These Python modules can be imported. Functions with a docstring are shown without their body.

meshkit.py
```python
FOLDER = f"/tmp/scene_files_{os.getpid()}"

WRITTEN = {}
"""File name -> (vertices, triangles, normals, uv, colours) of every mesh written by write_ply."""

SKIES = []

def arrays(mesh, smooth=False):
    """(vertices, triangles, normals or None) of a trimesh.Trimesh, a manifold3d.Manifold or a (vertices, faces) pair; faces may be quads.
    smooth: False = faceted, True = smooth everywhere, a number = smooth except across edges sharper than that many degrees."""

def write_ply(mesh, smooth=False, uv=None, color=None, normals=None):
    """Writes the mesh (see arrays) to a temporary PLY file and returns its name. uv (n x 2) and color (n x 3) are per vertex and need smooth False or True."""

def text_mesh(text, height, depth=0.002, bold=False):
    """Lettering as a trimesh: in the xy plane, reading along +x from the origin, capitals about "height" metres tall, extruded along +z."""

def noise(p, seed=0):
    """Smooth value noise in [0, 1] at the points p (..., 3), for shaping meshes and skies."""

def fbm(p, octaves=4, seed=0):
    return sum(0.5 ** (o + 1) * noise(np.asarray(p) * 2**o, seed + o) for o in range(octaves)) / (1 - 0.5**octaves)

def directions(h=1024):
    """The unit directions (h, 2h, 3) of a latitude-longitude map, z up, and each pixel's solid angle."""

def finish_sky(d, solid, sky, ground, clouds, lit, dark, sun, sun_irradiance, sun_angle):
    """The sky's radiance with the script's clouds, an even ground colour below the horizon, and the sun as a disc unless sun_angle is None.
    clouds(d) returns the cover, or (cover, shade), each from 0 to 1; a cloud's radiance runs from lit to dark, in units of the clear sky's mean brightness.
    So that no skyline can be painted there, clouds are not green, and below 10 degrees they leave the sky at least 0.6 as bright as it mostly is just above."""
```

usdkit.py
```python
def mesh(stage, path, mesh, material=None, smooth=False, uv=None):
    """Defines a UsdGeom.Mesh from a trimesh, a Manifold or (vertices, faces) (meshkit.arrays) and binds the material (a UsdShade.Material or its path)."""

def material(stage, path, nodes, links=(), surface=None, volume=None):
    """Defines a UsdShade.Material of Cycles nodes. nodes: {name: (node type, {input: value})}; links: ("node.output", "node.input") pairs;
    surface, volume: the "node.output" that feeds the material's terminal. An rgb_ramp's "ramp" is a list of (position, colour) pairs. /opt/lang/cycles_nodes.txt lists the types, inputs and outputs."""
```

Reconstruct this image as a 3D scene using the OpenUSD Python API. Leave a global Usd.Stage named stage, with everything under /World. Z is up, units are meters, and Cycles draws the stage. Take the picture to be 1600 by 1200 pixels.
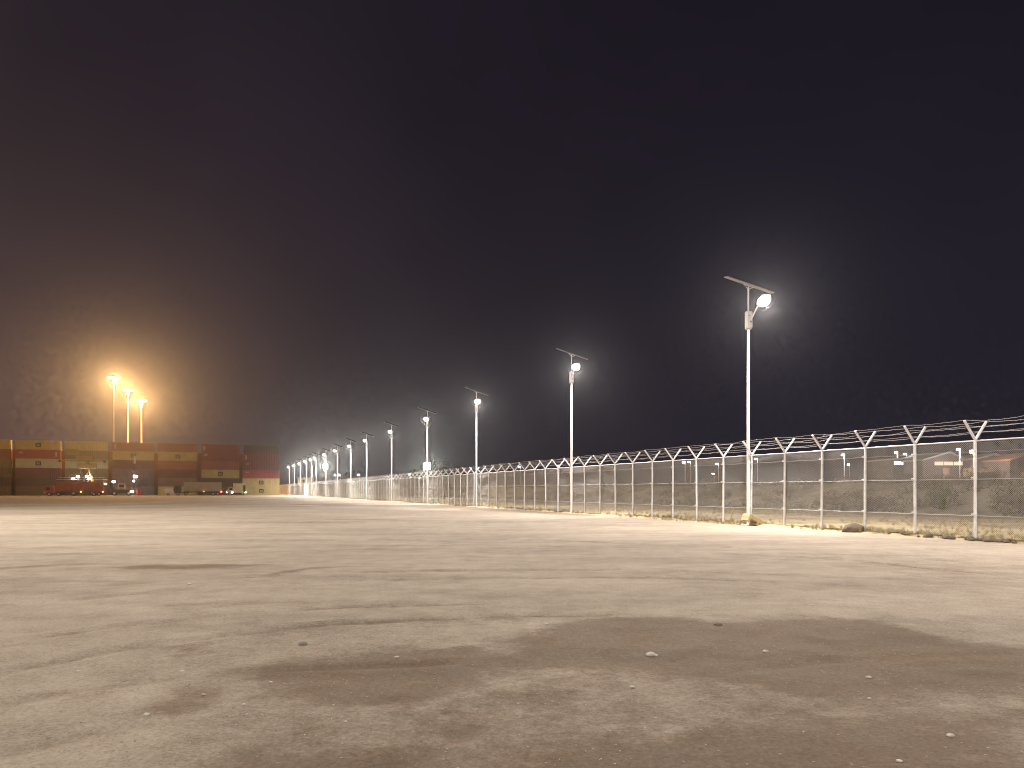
import math
import numpy as np
import trimesh
import shapely
from shapely.geometry import Polygon
import usdkit
import meshkit
from pxr import Usd, UsdGeom, UsdLux, UsdShade, Sdf, Gf, Vt

stage = Usd.Stage.CreateInMemory()
UsdGeom.SetStageUpAxis(stage, 'Z')
UsdGeom.SetStageMetersPerUnit(stage, 1.0)
UsdGeom.Xform.Define(stage, '/World')
UsdGeom.Scope.Define(stage, '/World/Looks')
T = Sdf.ValueTypeNames
rng = np.random.default_rng(7)

# ------------------------------------------------------------------ camera, sky, exposure
FPX, HORIZON, EYE = 1155.0, 766.0, 1.65          # focal length in photo pixels, horizon row, eye height
cam = UsdGeom.Camera.Define(stage, '/World/camera')
cam.CreateHorizontalApertureAttr(36.0)
cam.CreateVerticalApertureAttr(27.0)
cam.CreateFocalLengthAttr(36.0 * FPX / 1600)
cam.CreateVerticalApertureOffsetAttr(36.0 * (HORIZON - 600) / 1600)
cam.CreateClippingRangeAttr((0.05, 20000))
cam.CreateFStopAttr(0.0)
cam.AddTranslateOp().Set((0, 0, EYE))
cam.AddRotateXOp().Set(90)
cam.CreateExposureAttr(0.0)

SKY_STRENGTH = 0.05
SODIUM_SKY = 0.028          # brown glow of the port's lamps on the low cloud
I_STREET, I_MAST, I_PORT, I_YARD, I_FLOOD = 1080.0, 15500.0, 7200.0, 19500.0, 2300.0   # radiant intensities of one lamp of each kind
HAZE_DENSITY, HAZE_G = 0.00014, 0.90

dome = UsdLux.DomeLight.Define(stage, '/World/sky')
dome.GetPrim().SetCustomDataByKey('kind', 'structure')
sky = usdkit.material(stage, '/World/Looks/night_sky', {
    'sky': ('sky_texture', {'sky_type': 'single_scattering', 'sun_disc': False, 'sun_elevation': -0.14, 'sun_rotation': -0.6, 'altitude': 0.0}),
    'tc': ('texture_coordinate', {}),
    'sep': ('separate_xyz', {}),
    # glow of the lit port on the low cloud: towards the left of the view, fading upwards
    'dotp': ('vector_math', {'math_type': 'dot_product', 'vector2': (-0.63, 0.765, -0.13)}),
    'warm': ('rgb_ramp', {'ramp': [(0.0, (0.0, 0.0, 0.0)), (0.4, (0.01, 0.006, 0.006)), (0.7, (0.12, 0.072, 0.064)), (0.82, (0.36, 0.215, 0.185)), (0.93, (1.1, 0.66, 0.56)), (1.0, (2.9, 1.62, 1.2))]}),
    'base': ('rgb_ramp', {'ramp': [(0.0, (0.60, 0.51, 0.80)), (0.18, (0.50, 0.42, 0.70)), (0.5, (0.37, 0.29, 0.52)), (1.0, (0.30, 0.23, 0.40))]}),
    'cloud': ('noise_texture', {'scale': 2.2, 'detail': 5, 'roughness': 0.55}),
    'cr': ('map_range', {'from_min': 0.3, 'from_max': 0.7, 'to_min': 0.8, 'to_max': 1.2, 'clamp': True}),
    'sum': ('mix', {'mix_type': 'add', 'fac': 1.0}),
    'mod': ('vector_math', {'math_type': 'scale'}),
    'glow': ('vector_math', {'math_type': 'scale', 'scale': SODIUM_SKY / SKY_STRENGTH}),
    'all': ('mix', {'mix_type': 'add', 'fac': 1.0}),
    'bg': ('background_shader', {'strength': SKY_STRENGTH}),
}, [('tc.generated', 'dotp.vector1'), ('tc.generated', 'sep.vector'), ('dotp.value', 'warm.fac'), ('sep.z', 'base.fac'),
    ('tc.generated', 'cloud.vector'), ('cloud.fac', 'cr.value'), ('warm.color', 'sum.color1'), ('base.color', 'sum.color2'),
    ('sum.color', 'mod.vector1'), ('cr.result', 'mod.scale'), ('mod.vector', 'glow.vector1'),
    ('sky.color', 'all.color1'), ('glow.vector', 'all.color2'), ('all.color', 'bg.color')], surface='bg.background')
UsdShade.MaterialBindingAPI.Apply(dome.GetPrim()).Bind(sky)


def at(px, py, depth):
    """The point of the place that the photograph shows at pixel (px, py) and that is depth metres ahead of the camera."""
    return np.array([(px - 800) * depth / FPX, depth, EYE + (HORIZON - py) * depth / FPX])


def on_ground(px, py):
    d = FPX * EYE / (py - HORIZON)
    return np.array([(px - 800) * d / FPX, d])


# ------------------------------------------------------------------ helpers
class Build:
    """Collects shapes into one mesh."""
    def __init__(self):
        self.v, self.f, self.n = [], [], 0

    def add(self, v, f):
        v = np.asarray(v, float).reshape(-1, 3)
        f = np.asarray(f, int)
        if f.shape[1] == 4:
            f = np.vstack([f[:, [0, 1, 2]], f[:, [0, 2, 3]]])
        self.v.append(v)
        self.f.append(f + self.n)
        self.n += len(v)
        return self

    def tri(self, m):
        return self.add(m.vertices, m.faces)

    def box(self, c, s, rot=None, chamfer=0.0):
        if chamfer:
            m = trimesh.creation.box(s)
            a = np.array(s, float) / 2
            pts = []
            for k in range(3):
                b = a - chamfer
                b[k] = a[k]
                pts += [np.array([x, y, z]) * b for x in (-1, 1) for y in (-1, 1) for z in (-1, 1)]
            m = trimesh.convex.convex_hull(np.array(pts))
        else:
            m = trimesh.creation.box(s)
        v = np.array(m.vertices)
        if rot is not None:
            v = v @ np.asarray(rot).T
        return self.add(v + np.asarray(c, float), m.faces)

    def bar(self, p0, p1, r0, r1=None, n=8, cap=True):
        p0, p1 = np.asarray(p0, float), np.asarray(p1, float)
        r1 = r0 if r1 is None else r1
        t = p1 - p0
        t /= np.linalg.norm(t) + 1e-12
        a = np.cross(t, [0, 0, 1.0] if abs(t[2]) < 0.9 else [1.0, 0, 0])
        a /= np.linalg.norm(a)
        b = np.cross(t, a)
        ang = np.arange(n) * 2 * math.pi / n
        ring = np.cos(ang)[:, None] * a + np.sin(ang)[:, None] * b
        v = np.vstack([p0 + r0 * ring, p1 + r1 * ring] + ([[p0], [p1]] if cap else []))
        i = np.arange(n)
        j = (i + 1) % n
        f = [np.stack([i, j, n + j], 1), np.stack([i, n + j, n + i], 1)]
        if cap:
            f += [np.stack([j, i, np.full(n, 2 * n)], 1), np.stack([n + i, n + j, np.full(n, 2 * n + 1)], 1)]
        return self.add(v, np.vstack(f))

    def wire(self, pts, r, n=3):
        p = np.asarray(pts, float)
        t = np.gradient(p, axis=0)
        t /= np.linalg.norm(t, axis=1, keepdims=True) + 1e-12
        a = np.cross(t, [0, 0, 1.0])
        a /= np.linalg.norm(a, axis=1, keepdims=True) + 1e-12
        b = np.cross(t, a)
        ang = np.arange(n) * 2 * math.pi / n
        v = p[:, None] + r * (np.cos(ang)[None, :, None] * a[:, None] + np.sin(ang)[None, :, None] * b[:, None])
        i, j = np.meshgrid(np.arange(len(p) - 1), np.arange(n), indexing='ij')
        q = np.stack([i * n + j, i * n + (j + 1) % n, (i + 1) * n + (j + 1) % n, (i + 1) * n + j], -1).reshape(-1, 4)
        return self.add(v.reshape(-1, 3), q)

    def prism(self, outline, axis, lo, hi):
        """An outline of 2D points pushed along an axis (0 x, 1 y, 2 z) from lo to hi."""
        m = trimesh.creation.extrude_polygon(Polygon(outline), hi - lo, engine='earcut')
        v = np.array(m.vertices)
        v = {0: lambda: np.stack([v[:, 2] + lo, v[:, 0], v[:, 1]], 1),
             1: lambda: np.stack([v[:, 0], v[:, 2] + lo, v[:, 1]], 1),
             2: lambda: np.stack([v[:, 0], v[:, 1], v[:, 2] + lo], 1)}[axis]()
        return self.add(v, m.faces if axis != 1 else m.faces[:, ::-1])

    def arrays(self):
        return np.vstack(self.v), np.vstack(self.f)


taken = {}


def free(parent, name):
    key = (parent, name)
    k = taken.get(key, 0)
    taken[key] = k + 1
    return f'{parent}/{name}' if k == 0 else f'{parent}/{name}_{k:03d}'


def mesh(name, b, material, parent='/World', smooth=False, at_=None, label=None):
    parent = str(parent.GetPath()) if hasattr(parent, 'GetPath') else parent
    m = b.arrays() if isinstance(b, Build) else b
    p = usdkit.mesh(stage, free(parent, name), m, material, smooth)
    if at_ is not None:
        p.AddTranslateOp().Set(tuple(map(float, at_)))
    if label:
        p.GetPrim().SetCustomDataByKey('label', label)
    return p.GetPrim()


def tag(prim, label=None, category=None, group=None, kind=None):
    for k, v in (('label', label), ('category', category), ('group', group), ('kind', kind)):
        if v:
            prim.SetCustomDataByKey(k, v)
    return prim


def thing(name, label, category, loc=(0, 0, 0), rz=0.0, group=None):
    x = UsdGeom.Xform.Define(stage, free('/World', name))
    x.AddTranslateOp().Set(tuple(map(float, loc)))
    x.AddRotateZOp().Set(math.degrees(rz))
    return tag(x.GetPrim(), label, category, group)


def copy(source, loc, rz=0.0, label=None, group=None, scale=None, name=None, instance=True):
    was = source.GetCustomData()
    base = name or source.GetName()
    r = thing(base, label or was.get('label'), was.get('category'), loc, rz, group or was.get('group'))
    if scale:
        UsdGeom.Xformable(r).AddScaleOp().Set((scale, scale, scale))
    r.GetReferences().AddInternalReference(source.GetPath())
    r.SetInstanceable(instance)
    return r


def bulb(parent, c, radius, intensity, color):
    """The light of one lamp: a glowing ball at its lens."""
    lt = UsdLux.SphereLight.Define(stage, free(str(parent.GetPath()), 'lamp_light'))
    lt.CreateRadiusAttr(radius)
    lt.CreateNormalizeAttr(False)
    lt.CreateIntensityAttr(intensity / (math.pi * radius * radius))
    lt.CreateColorAttr(Gf.Vec3f(*color))
    lt.AddTranslateOp().Set(tuple(map(float, c)))


def downlight(parent, c, radius, intensity, color, tip=0.0, turn=0.0):
    """The light of one lamp whose housing shades it from above: a disc at its lens, tipped by tip degrees."""
    lt = UsdLux.DiskLight.Define(stage, free(str(parent.GetPath()), 'lamp_light'))
    lt.CreateRadiusAttr(radius)
    lt.CreateNormalizeAttr(False)
    lt.CreateIntensityAttr(intensity / (math.pi * radius * radius))
    lt.CreateColorAttr(Gf.Vec3f(*color))
    lt.AddTranslateOp().Set(tuple(map(float, c)))
    lt.AddRotateZOp().Set(turn)
    lt.AddRotateXOp().Set(tip)


# ------------------------------------------------------------------ materials
def paint(name, color, rough=0.5, metallic=0.0, vary=0.15, scale=3.0, dirt=None, dirt_amount=0.3, bump=0.0):
    """A painted or plain surface with uneven tone and some dirt."""
    c = np.array(color, float)
    d = np.array(dirt if dirt is not None else c * 0.5)
    nodes = {'geo': ('geometry', {}), 'n': ('noise_texture', {'scale': scale, 'detail': 6, 'roughness': 0.65}),
             'r': ('rgb_ramp', {'ramp': [(0.25, tuple(c * (1 - vary))), (0.55, tuple(c)), (0.8, tuple(np.minimum(c * (1 + vary), 0.9)))]}),
             'n2': ('noise_texture', {'scale': scale * 0.37, 'detail': 8, 'roughness': 0.7}),
             'm': ('map_range', {'from_min': 0.5, 'from_max': 0.75, 'to_min': 0.0, 'to_max': dirt_amount, 'clamp': True}),
             'x': ('mix', {'mix_type': 'mix', 'color2': tuple(d)}),
             'p': ('principled_bsdf', {'roughness': rough, 'metallic': metallic})}
    links = [('geo.position', 'n.vector'), ('geo.position', 'n2.vector'), ('n.fac', 'r.fac'), ('n2.fac', 'm.value'),
             ('m.result', 'x.fac'), ('r.color', 'x.color1'), ('x.color', 'p.base_color')]
    if bump:
        nodes['b'] = ('bump', {'strength': bump, 'distance': 0.02})
        links += [('n.fac', 'b.height'), ('b.normal', 'p.normal')]
    return usdkit.material(stage, f'/World/Looks/{name}', nodes, links, surface='p.BSDF')


def glow(name, color, strength):
    return usdkit.material(stage, f'/World/Looks/{name}', {'e': ('emission', {'color': tuple(color), 'strength': strength})}, [], surface='e.emission')


galv = paint('galvanised_steel', (0.68, 0.68, 0.68), 0.45, 0.1, 0.14, 9.0, (0.30, 0.28, 0.25), 0.35)
wire_mat = paint('mesh_wire', (0.60, 0.60, 0.59), 0.45, 0.3, 0.15, 5.0, (0.32, 0.29, 0.25), 0.4)
white_paint = paint('white_pole_paint', (0.74, 0.73, 0.72), 0.38, 0.0, 0.05, 4.0, (0.5, 0.47, 0.42), 0.25)
grey_box = paint('grey_enclosure', (0.55, 0.55, 0.55), 0.45, 0.0, 0.08, 4.0)
panel_glass = paint('solar_glass', (0.015, 0.02, 0.05), 0.12, 0.0, 0.2, 3.0)
black_rubber = paint('black_rubber', (0.02, 0.02, 0.02), 0.8)
panel_frame = paint('panel_frame', (0.30, 0.29, 0.29), 0.5)
dark_metal = paint('dark_metal', (0.06, 0.055, 0.05), 0.6, 0.2)
window_dark = paint('dark_glass', (0.02, 0.025, 0.03), 0.08)

C_LED, C_SODIUM, C_HALIDE, C_FLOOD = (1.0, 0.90, 0.83), (1.0, 0.55, 0.20), (1.0, 0.915, 0.83), (0.96, 1.0, 0.86)
LED = glow('street_led', C_LED, 45.0)
SODIUM = glow('sodium_lamp', (1.0, 0.62, 0.25), 40.0)
WHITE_MAST = glow('metal_halide_lamp', C_HALIDE, 40.0)
FLOOD = glow('white_floodlight', C_FLOOD, 45.0)
FAR_LED = glow('far_white_lamp', (0.92, 0.94, 1.0), 30.0)
FAR_WARM = glow('far_orange_lamp', (1.0, 0.55, 0.32), 30.0)
WORK = glow('work_light', (0.85, 0.92, 1.0), 90.0)
HEAD = glow('headlight', (1.0, 0.80, 0.62), 45.0)
TAIL = glow('tail_light', (1.0, 0.06, 0.05), 24.0)
AMBER = glow('amber_marker', (1.0, 0.55, 0.05), 22.0)
WINDOW_WHITE = glow('lit_window_white', (0.95, 0.95, 1.0), 1.6)
WINDOW_WARM = glow('lit_window_warm', (1.0, 0.72, 0.55), 1.3)

ground_mat = usdkit.material(stage, '/World/Looks/packed_dirt', {
    'geo': ('geometry', {}),
    'damp': ('attribute', {'attribute': 'damp'}),
    'warp': ('noise_texture', {'scale': 1.3, 'detail': 12, 'roughness': 0.84}),
    'warpc': ('map_range', {'from_min': 0.25, 'from_max': 0.75, 'to_min': -0.62, 'to_max': 0.62, 'clamp': False}),
    'wa': ('math', {'math_type': 'add'}),
    'edge': ('map_range', {'range_type': 'smoothstep', 'from_min': 0.10, 'from_max': 0.86, 'to_min': 0.0, 'to_max': 1.0, 'clamp': True}),
    'broad': ('noise_texture', {'scale': 0.11, 'detail': 6, 'roughness': 0.6}),
    'map': ('mapping', {'scale': (0.20, 0.62, 1.0), 'rotation': (0, 0, 0.22)}),
    'streak': ('noise_texture', {'scale': 1.0, 'detail': 7, 'roughness': 0.62, 'distortion': 0.4}),
    'mid': ('noise_texture', {'scale': 1.7, 'detail': 8, 'roughness': 0.7}),
    'fine': ('noise_texture', {'scale': 26.0, 'detail': 5, 'roughness': 0.8}),
    'grit': ('voronoi_texture', {'scale': 30.0, 'randomness': 1.0}),
    'gritm': ('map_range', {'from_min': 0.0, 'from_max': 0.35, 'to_min': 1.0, 'to_max': 0.0, 'clamp': True}),
    's1': ('math', {'math_type': 'multiply_add', 'value2': 0.42, 'value3': -0.125}),
    's2': ('math', {'math_type': 'multiply_add', 'value2': 0.34}),
    's3': ('math', {'math_type': 'multiply_add', 'value2': 0.36}),
    's4': ('math', {'math_type': 'multiply_add', 'value2': 0.56}),
    'dry': ('rgb_ramp', {'ramp': [(0.45, (0.135, 0.108, 0.081)), (0.60, (0.252, 0.208, 0.160)), (0.72, (0.36, 0.303, 0.237)), (0.84, (0.45, 0.385, 0.308)), (1.0, (0.54, 0.475, 0.395))]}),
    'wet_and_shade': ('rgb_ramp', {'ramp': [(0.45, (0.062, 0.038, 0.021)), (0.66, (0.120, 0.077, 0.045)), (0.82, (0.190, 0.129, 0.081)), (1.0, (0.32, 0.238, 0.162))]}),
    'mot': ('map_range', {'from_min': 0.34, 'from_max': 0.62, 'to_min': 0.62, 'to_max': 1.0, 'clamp': True}),
    'edm': ('math', {'math_type': 'multiply'}),
    'mix': ('mix', {'mix_type': 'mix'}),
    'gsel': ('map_range', {'from_min': 0.40, 'from_max': 0.62, 'to_min': 0.2, 'to_max': 0.9, 'clamp': True}),
    'gfac': ('math', {'math_type': 'multiply'}),
    'spk': ('mix', {'mix_type': 'mix', 'color2': (0.075, 0.058, 0.042)}),
    'chip': ('voronoi_texture', {'scale': 19.0, 'randomness': 1.0}),
    'chipr': ('separate_xyz', {}),
    'chipa': ('math', {'math_type': 'greater_than', 'value2': 0.86}),
    'chipd': ('math', {'math_type': 'less_than', 'value2': 0.16}),
    'chipm': ('math', {'math_type': 'multiply'}),
    'chipf': ('math', {'math_type': 'multiply', 'value2': 0.55}),
    'chips': ('mix', {'mix_type': 'mix', 'color2': (0.55, 0.49, 0.41)}),
    'rough': ('map_range', {'from_min': 0.0, 'from_max': 1.0, 'to_min': 0.93, 'to_max': 0.8, 'clamp': True}),
    'h1': ('math', {'math_type': 'multiply_add', 'value2': 0.5}),
    'bump': ('bump', {'strength': 0.85, 'distance': 0.045}),
    'p': ('principled_bsdf', {'specular_ior_level': 0.25}),
}, [('geo.position', 'warp.vector'), ('warp.fac', 'warpc.value'), ('damp.fac', 'wa.value1'), ('warpc.result', 'wa.value2'), ('wa.value', 'edge.value'),
    ('geo.position', 'broad.vector'), ('geo.position', 'map.vector'), ('map.vector', 'streak.vector'), ('geo.position', 'mid.vector'),
    ('geo.position', 'fine.vector'), ('geo.position', 'grit.vector'), ('grit.distance', 'gritm.value'),
    ('broad.fac', 's1.value1'), ('streak.fac', 's2.value1'), ('s1.value', 's2.value3'), ('mid.fac', 's3.value1'), ('s2.value', 's3.value3'),
    ('fine.fac', 's4.value1'), ('s3.value', 's4.value3'), ('s4.value', 'dry.fac'), ('s4.value', 'wet_and_shade.fac'),
    ('mid.fac', 'mot.value'), ('edge.result', 'edm.value1'), ('mot.result', 'edm.value2'),
    ('edm.value', 'mix.fac'), ('dry.color', 'mix.color1'), ('wet_and_shade.color', 'mix.color2'),
    ('warp.fac', 'gsel.value'), ('gsel.result', 'gfac.value1'), ('gritm.result', 'gfac.value2'), ('gfac.value', 'spk.fac'), ('mix.color', 'spk.color1'),
    ('geo.position', 'chip.vector'), ('chip.color', 'chipr.vector'), ('chipr.x', 'chipa.value1'), ('chip.distance', 'chipd.value1'),
    ('chipa.value', 'chipm.value1'), ('chipd.value', 'chipm.value2'), ('chipm.value', 'chipf.value1'), ('chipf.value', 'chips.fac'),
    ('spk.color', 'chips.color1'), ('chips.color', 'p.base_color'),
    ('edge.result', 'rough.value'), ('rough.result', 'p.roughness'),
    ('fine.fac', 'h1.value1'), ('mid.fac', 'h1.value3'), ('h1.value', 'bump.height'), ('bump.normal', 'p.normal')], surface='p.BSDF')

verge_mat = usdkit.material(stage, '/World/Looks/dry_grass_soil', {
    'geo': ('geometry', {}),
    'n': ('noise_texture', {'scale': 0.32, 'detail': 7, 'roughness': 0.65}),
    'n2': ('noise_texture', {'scale': 6.0, 'detail': 6, 'roughness': 0.7}),
    's': ('math', {'math_type': 'multiply_add', 'value2': 0.45}),
    'r': ('rgb_ramp', {'ramp': [(0.46, (0.11, 0.095, 0.052)), (0.60, (0.24, 0.195, 0.11)), (0.70, (0.39, 0.315, 0.185)), (0.9, (0.50, 0.41, 0.26))]}),
    'b': ('bump', {'strength': 0.7, 'distance': 0.05}), 'p': ('principled_bsdf', {'roughness': 0.95, 'specular_ior_level': 0.2}),
}, [('geo.position', 'n.vector'), ('geo.position', 'n2.vector'), ('n2.fac', 's.value1'), ('n.fac', 's.value3'), ('s.value', 'r.fac'),
    ('r.color', 'p.base_color'), ('n2.fac', 'b.height'), ('b.normal', 'p.normal')], surface='p.BSDF')

bank_mat = usdkit.material(stage, '/World/Looks/scrubby_bank', {
    'geo': ('geometry', {}),
    'n': ('noise_texture', {'scale': 0.25, 'detail': 8, 'roughness': 0.7}),
    'n2': ('noise_texture', {'scale': 3.0, 'detail': 6, 'roughness': 0.7}),
    's': ('math', {'math_type': 'multiply_add', 'value2': 0.5}),
    'r': ('rgb_ramp', {'ramp': [(0.50, (0.16, 0.135, 0.095)), (0.70, (0.29, 0.245, 0.175)), (0.85, (0.38, 0.33, 0.24)), (1.0, (0.46, 0.40, 0.30))]}),
    'b': ('bump', {'strength': 0.9, 'distance': 0.12}), 'p': ('principled_bsdf', {'roughness': 0.95, 'specular_ior_level': 0.2}),
}, [('geo.position', 'n.vector'), ('geo.position', 'n2.vector'), ('n2.fac', 's.value1'), ('n.fac', 's.value3'), ('s.value', 'r.fac'),
    ('r.color', 'p.base_color'), ('n2.fac', 'b.height'), ('b.normal', 'p.normal')], surface='p.BSDF')


def leaf_material(name, a, b):
    return usdkit.material(stage, f'/World/Looks/{name}', {
        'oi': ('geometry', {}), 'r': ('rgb_ramp', {'ramp': [(0.0, a), (1.0, b)]}), 'd': ('diffuse_bsdf', {}), 't': ('translucent_bsdf', {}), 'm': ('mix_closure', {'fac': 0.3})},
        [('oi.random_per_island', 'r.fac'), ('r.color', 'd.color'), ('r.color', 't.color'), ('d.BSDF', 'm.closure1'), ('t.BSDF', 'm.closure2')], surface='m.closure')


dry_blade = leaf_material('dry_grass_blades', (0.32, 0.265, 0.14), (0.17, 0.155, 0.075))
scrub_leaf = leaf_material('scrub_leaves', (0.20, 0.175, 0.105), (0.44, 0.38, 0.24))
green_leaf = leaf_material('green_leaves', (0.15, 0.15, 0.07), (0.33, 0.31, 0.16))
brown_leaf = leaf_material('brown_scrub_leaves', (0.17, 0.125, 0.085), (0.33, 0.26, 0.17))
tree_leaf = leaf_material('tree_leaves', (0.03, 0.045, 0.018), (0.075, 0.10, 0.04))
bark = paint('bark', (0.10, 0.075, 0.05), 0.9)
stone_mat = paint('pale_stone', (0.55, 0.51, 0.45), 0.8, 0, 0.2, 30.0)
grey_stone = paint('grey_stone', (0.22, 0.19, 0.16), 0.85, 0, 0.3, 20.0)
grit_stone = paint('tan_grit', (0.36, 0.30, 0.24), 0.9, 0, 0.3, 30.0)
soil_mat = paint('dark_soil', (0.13, 0.10, 0.068), 0.95, 0, 0.35, 9.0, bump=0.4)
wood_mat = paint('weathered_wood', (0.42, 0.33, 0.19), 0.85, 0, 0.25, 12.0)

# ------------------------------------------------------------------ the fence line
XV, FD = 348.0, 29000.0                    # where the fence line vanishes, and its distance to the right of the camera (times the focal length)
SLOPE = (XV - 800) / FPX
X0 = FD / FPX
FDIR = np.array([SLOPE, 1.0]) / math.hypot(SLOPE, 1)
FOUT = np.array([FDIR[1], -FDIR[0]])
FROT = math.atan2(FDIR[1], FDIR[0])        # +x of a fence part runs along the fence, -y points to the outside
STEP = math.hypot(SLOPE, 1)


def fence_xy(t, s):
    return np.array([X0, 0.0]) + t * FDIR + s * FOUT


def depth_at(px):
    return FD / (px - XV)


# ------------------------------------------------------------------ ground
def relief(x, y):
    p = np.stack([x * 0.28, y * 0.28, np.zeros_like(x)], -1)
    q = np.stack([x * 2.3, y * 2.3, np.ones_like(x)], -1)
    near = np.clip((70 - np.abs(y - 10)) / 40, 0, 1) * np.clip((60 - np.abs(x)) / 30, 0, 1)
    return near * (0.055 * (meshkit.fbm(p, 3, 3) - 0.5) + 0.016 * (meshkit.fbm(q, 3, 5) - 0.5))


def graded(lo, hi, step, far, growth=1.13):
    xs = list(np.arange(lo, hi + 1e-6, step))
    d = step
    while xs[-1] < far[1]:
        d *= growth
        xs.append(xs[-1] + d)
    d = step
    while xs[0] > far[0]:
        d *= growth
        xs.insert(0, xs[0] - d)
    return np.array(xs)


gx = graded(-13, 16, 0.11, (-1300, 1300))
gy = graded(3.0, 27, 0.11, (-300, 1500))
GX, GY = np.meshgrid(gx, gy)
GZ = relief(GX, GY)
STAINS_AND_SHADE = [  # outlines of damp or oily patches lying in the dirt, plus one painted strip of shade, read off the photograph and laid on the ground
    (1.0, 0.5, [(790, 1000), (830, 985), (900, 966), (1000, 962), (1150, 972), (1250, 966), (1370, 970), (1440, 986), (1500, 1002), (1640, 1016), (1640, 1090), (1500, 1085), (1400, 1092), (1300, 1100), (1200, 1085), (1080, 1060), (1000, 1048), (900, 1048), (800, 1040)]),
    (0.95, 0.5, [(370, 1045), (450, 1030), (600, 1018), (740, 1005), (860, 1030), (780, 1070), (690, 1092), (640, 1115), (500, 1105), (400, 1085)]),
    (0.75, 0.22, [(225, 1098), (280, 1070), (350, 1072), (345, 1095), (270, 1118), (210, 1114)]),
    (0.62, 0.30, [(240, 1008), (330, 1003), (350, 1020), (270, 1030)]),
    (0.85, 0.45, [(170, 885.5), (230, 881.5), (330, 880), (415, 881.5), (350, 887), (260, 889.5)]),
    (0.55, 0.22, [(-40, 888), (90, 881), (180, 880), (90, 884), (-40, 893)]),
    (0.60, 0.20, [(350, 899), (420, 896), (480, 886), (560, 884), (490, 890), (430, 900)]),
    (0.55, 0.40, [(240, 946), (400, 939), (600, 938), (760, 941), (760, 945), (600, 942), (400, 946), (240, 952)]),
    (0.50, 0.40, [(380, 975), (560, 966), (760, 962), (960, 956), (960, 962), (760, 970), (560, 974), (380, 982)]),
    (0.85, 0.5, [(280, 1215), (360, 1170), (480, 1158), (620, 1152), (760, 1165), (900, 1135), (1100, 1125), (1300, 1112), (1640, 1100), (1640, 1260), (280, 1260)]),
    (0.4, 0.35, [(-40, 1090), (60, 1083), (150, 1072), (160, 1080), (60, 1096), (-40, 1106)]),
    (0.4, 0.35, [(-40, 1170), (50, 1160), (60, 1168), (-40, 1185)]),
    (0.50, 1.2, [(480, 1010), (760, 990), (1000, 975), (1300, 980), (1640, 1010), (1640, 1260), (240, 1260), (330, 1120)]),
    (0.9, 1.2, [(700, 789), (900, 800), (960, 806), (900, 806), (700, 795), (500, 790), (440, 787)]),  # painted shade of the low dirt berm at the fence foot
    (0.45, 1.6, [(560, 815), (380, 813), (330, 818), (520, 819)]),
    (0.34, 1.0, [(1180, 860), (1300, 866), (1500, 890), (1600, 900), (1600, 915), (1450, 895), (1250, 872)]),
    (0.32, 0.6, [(300, 1000), (600, 985), (800, 985), (900, 965), (700, 960), (500, 975), (300, 985)]),
]
damp = np.zeros(GX.shape)  # wetness of the dirt; the painted berm shade shares this mask
pts = shapely.points(GX.ravel(), GY.ravel())
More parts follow.
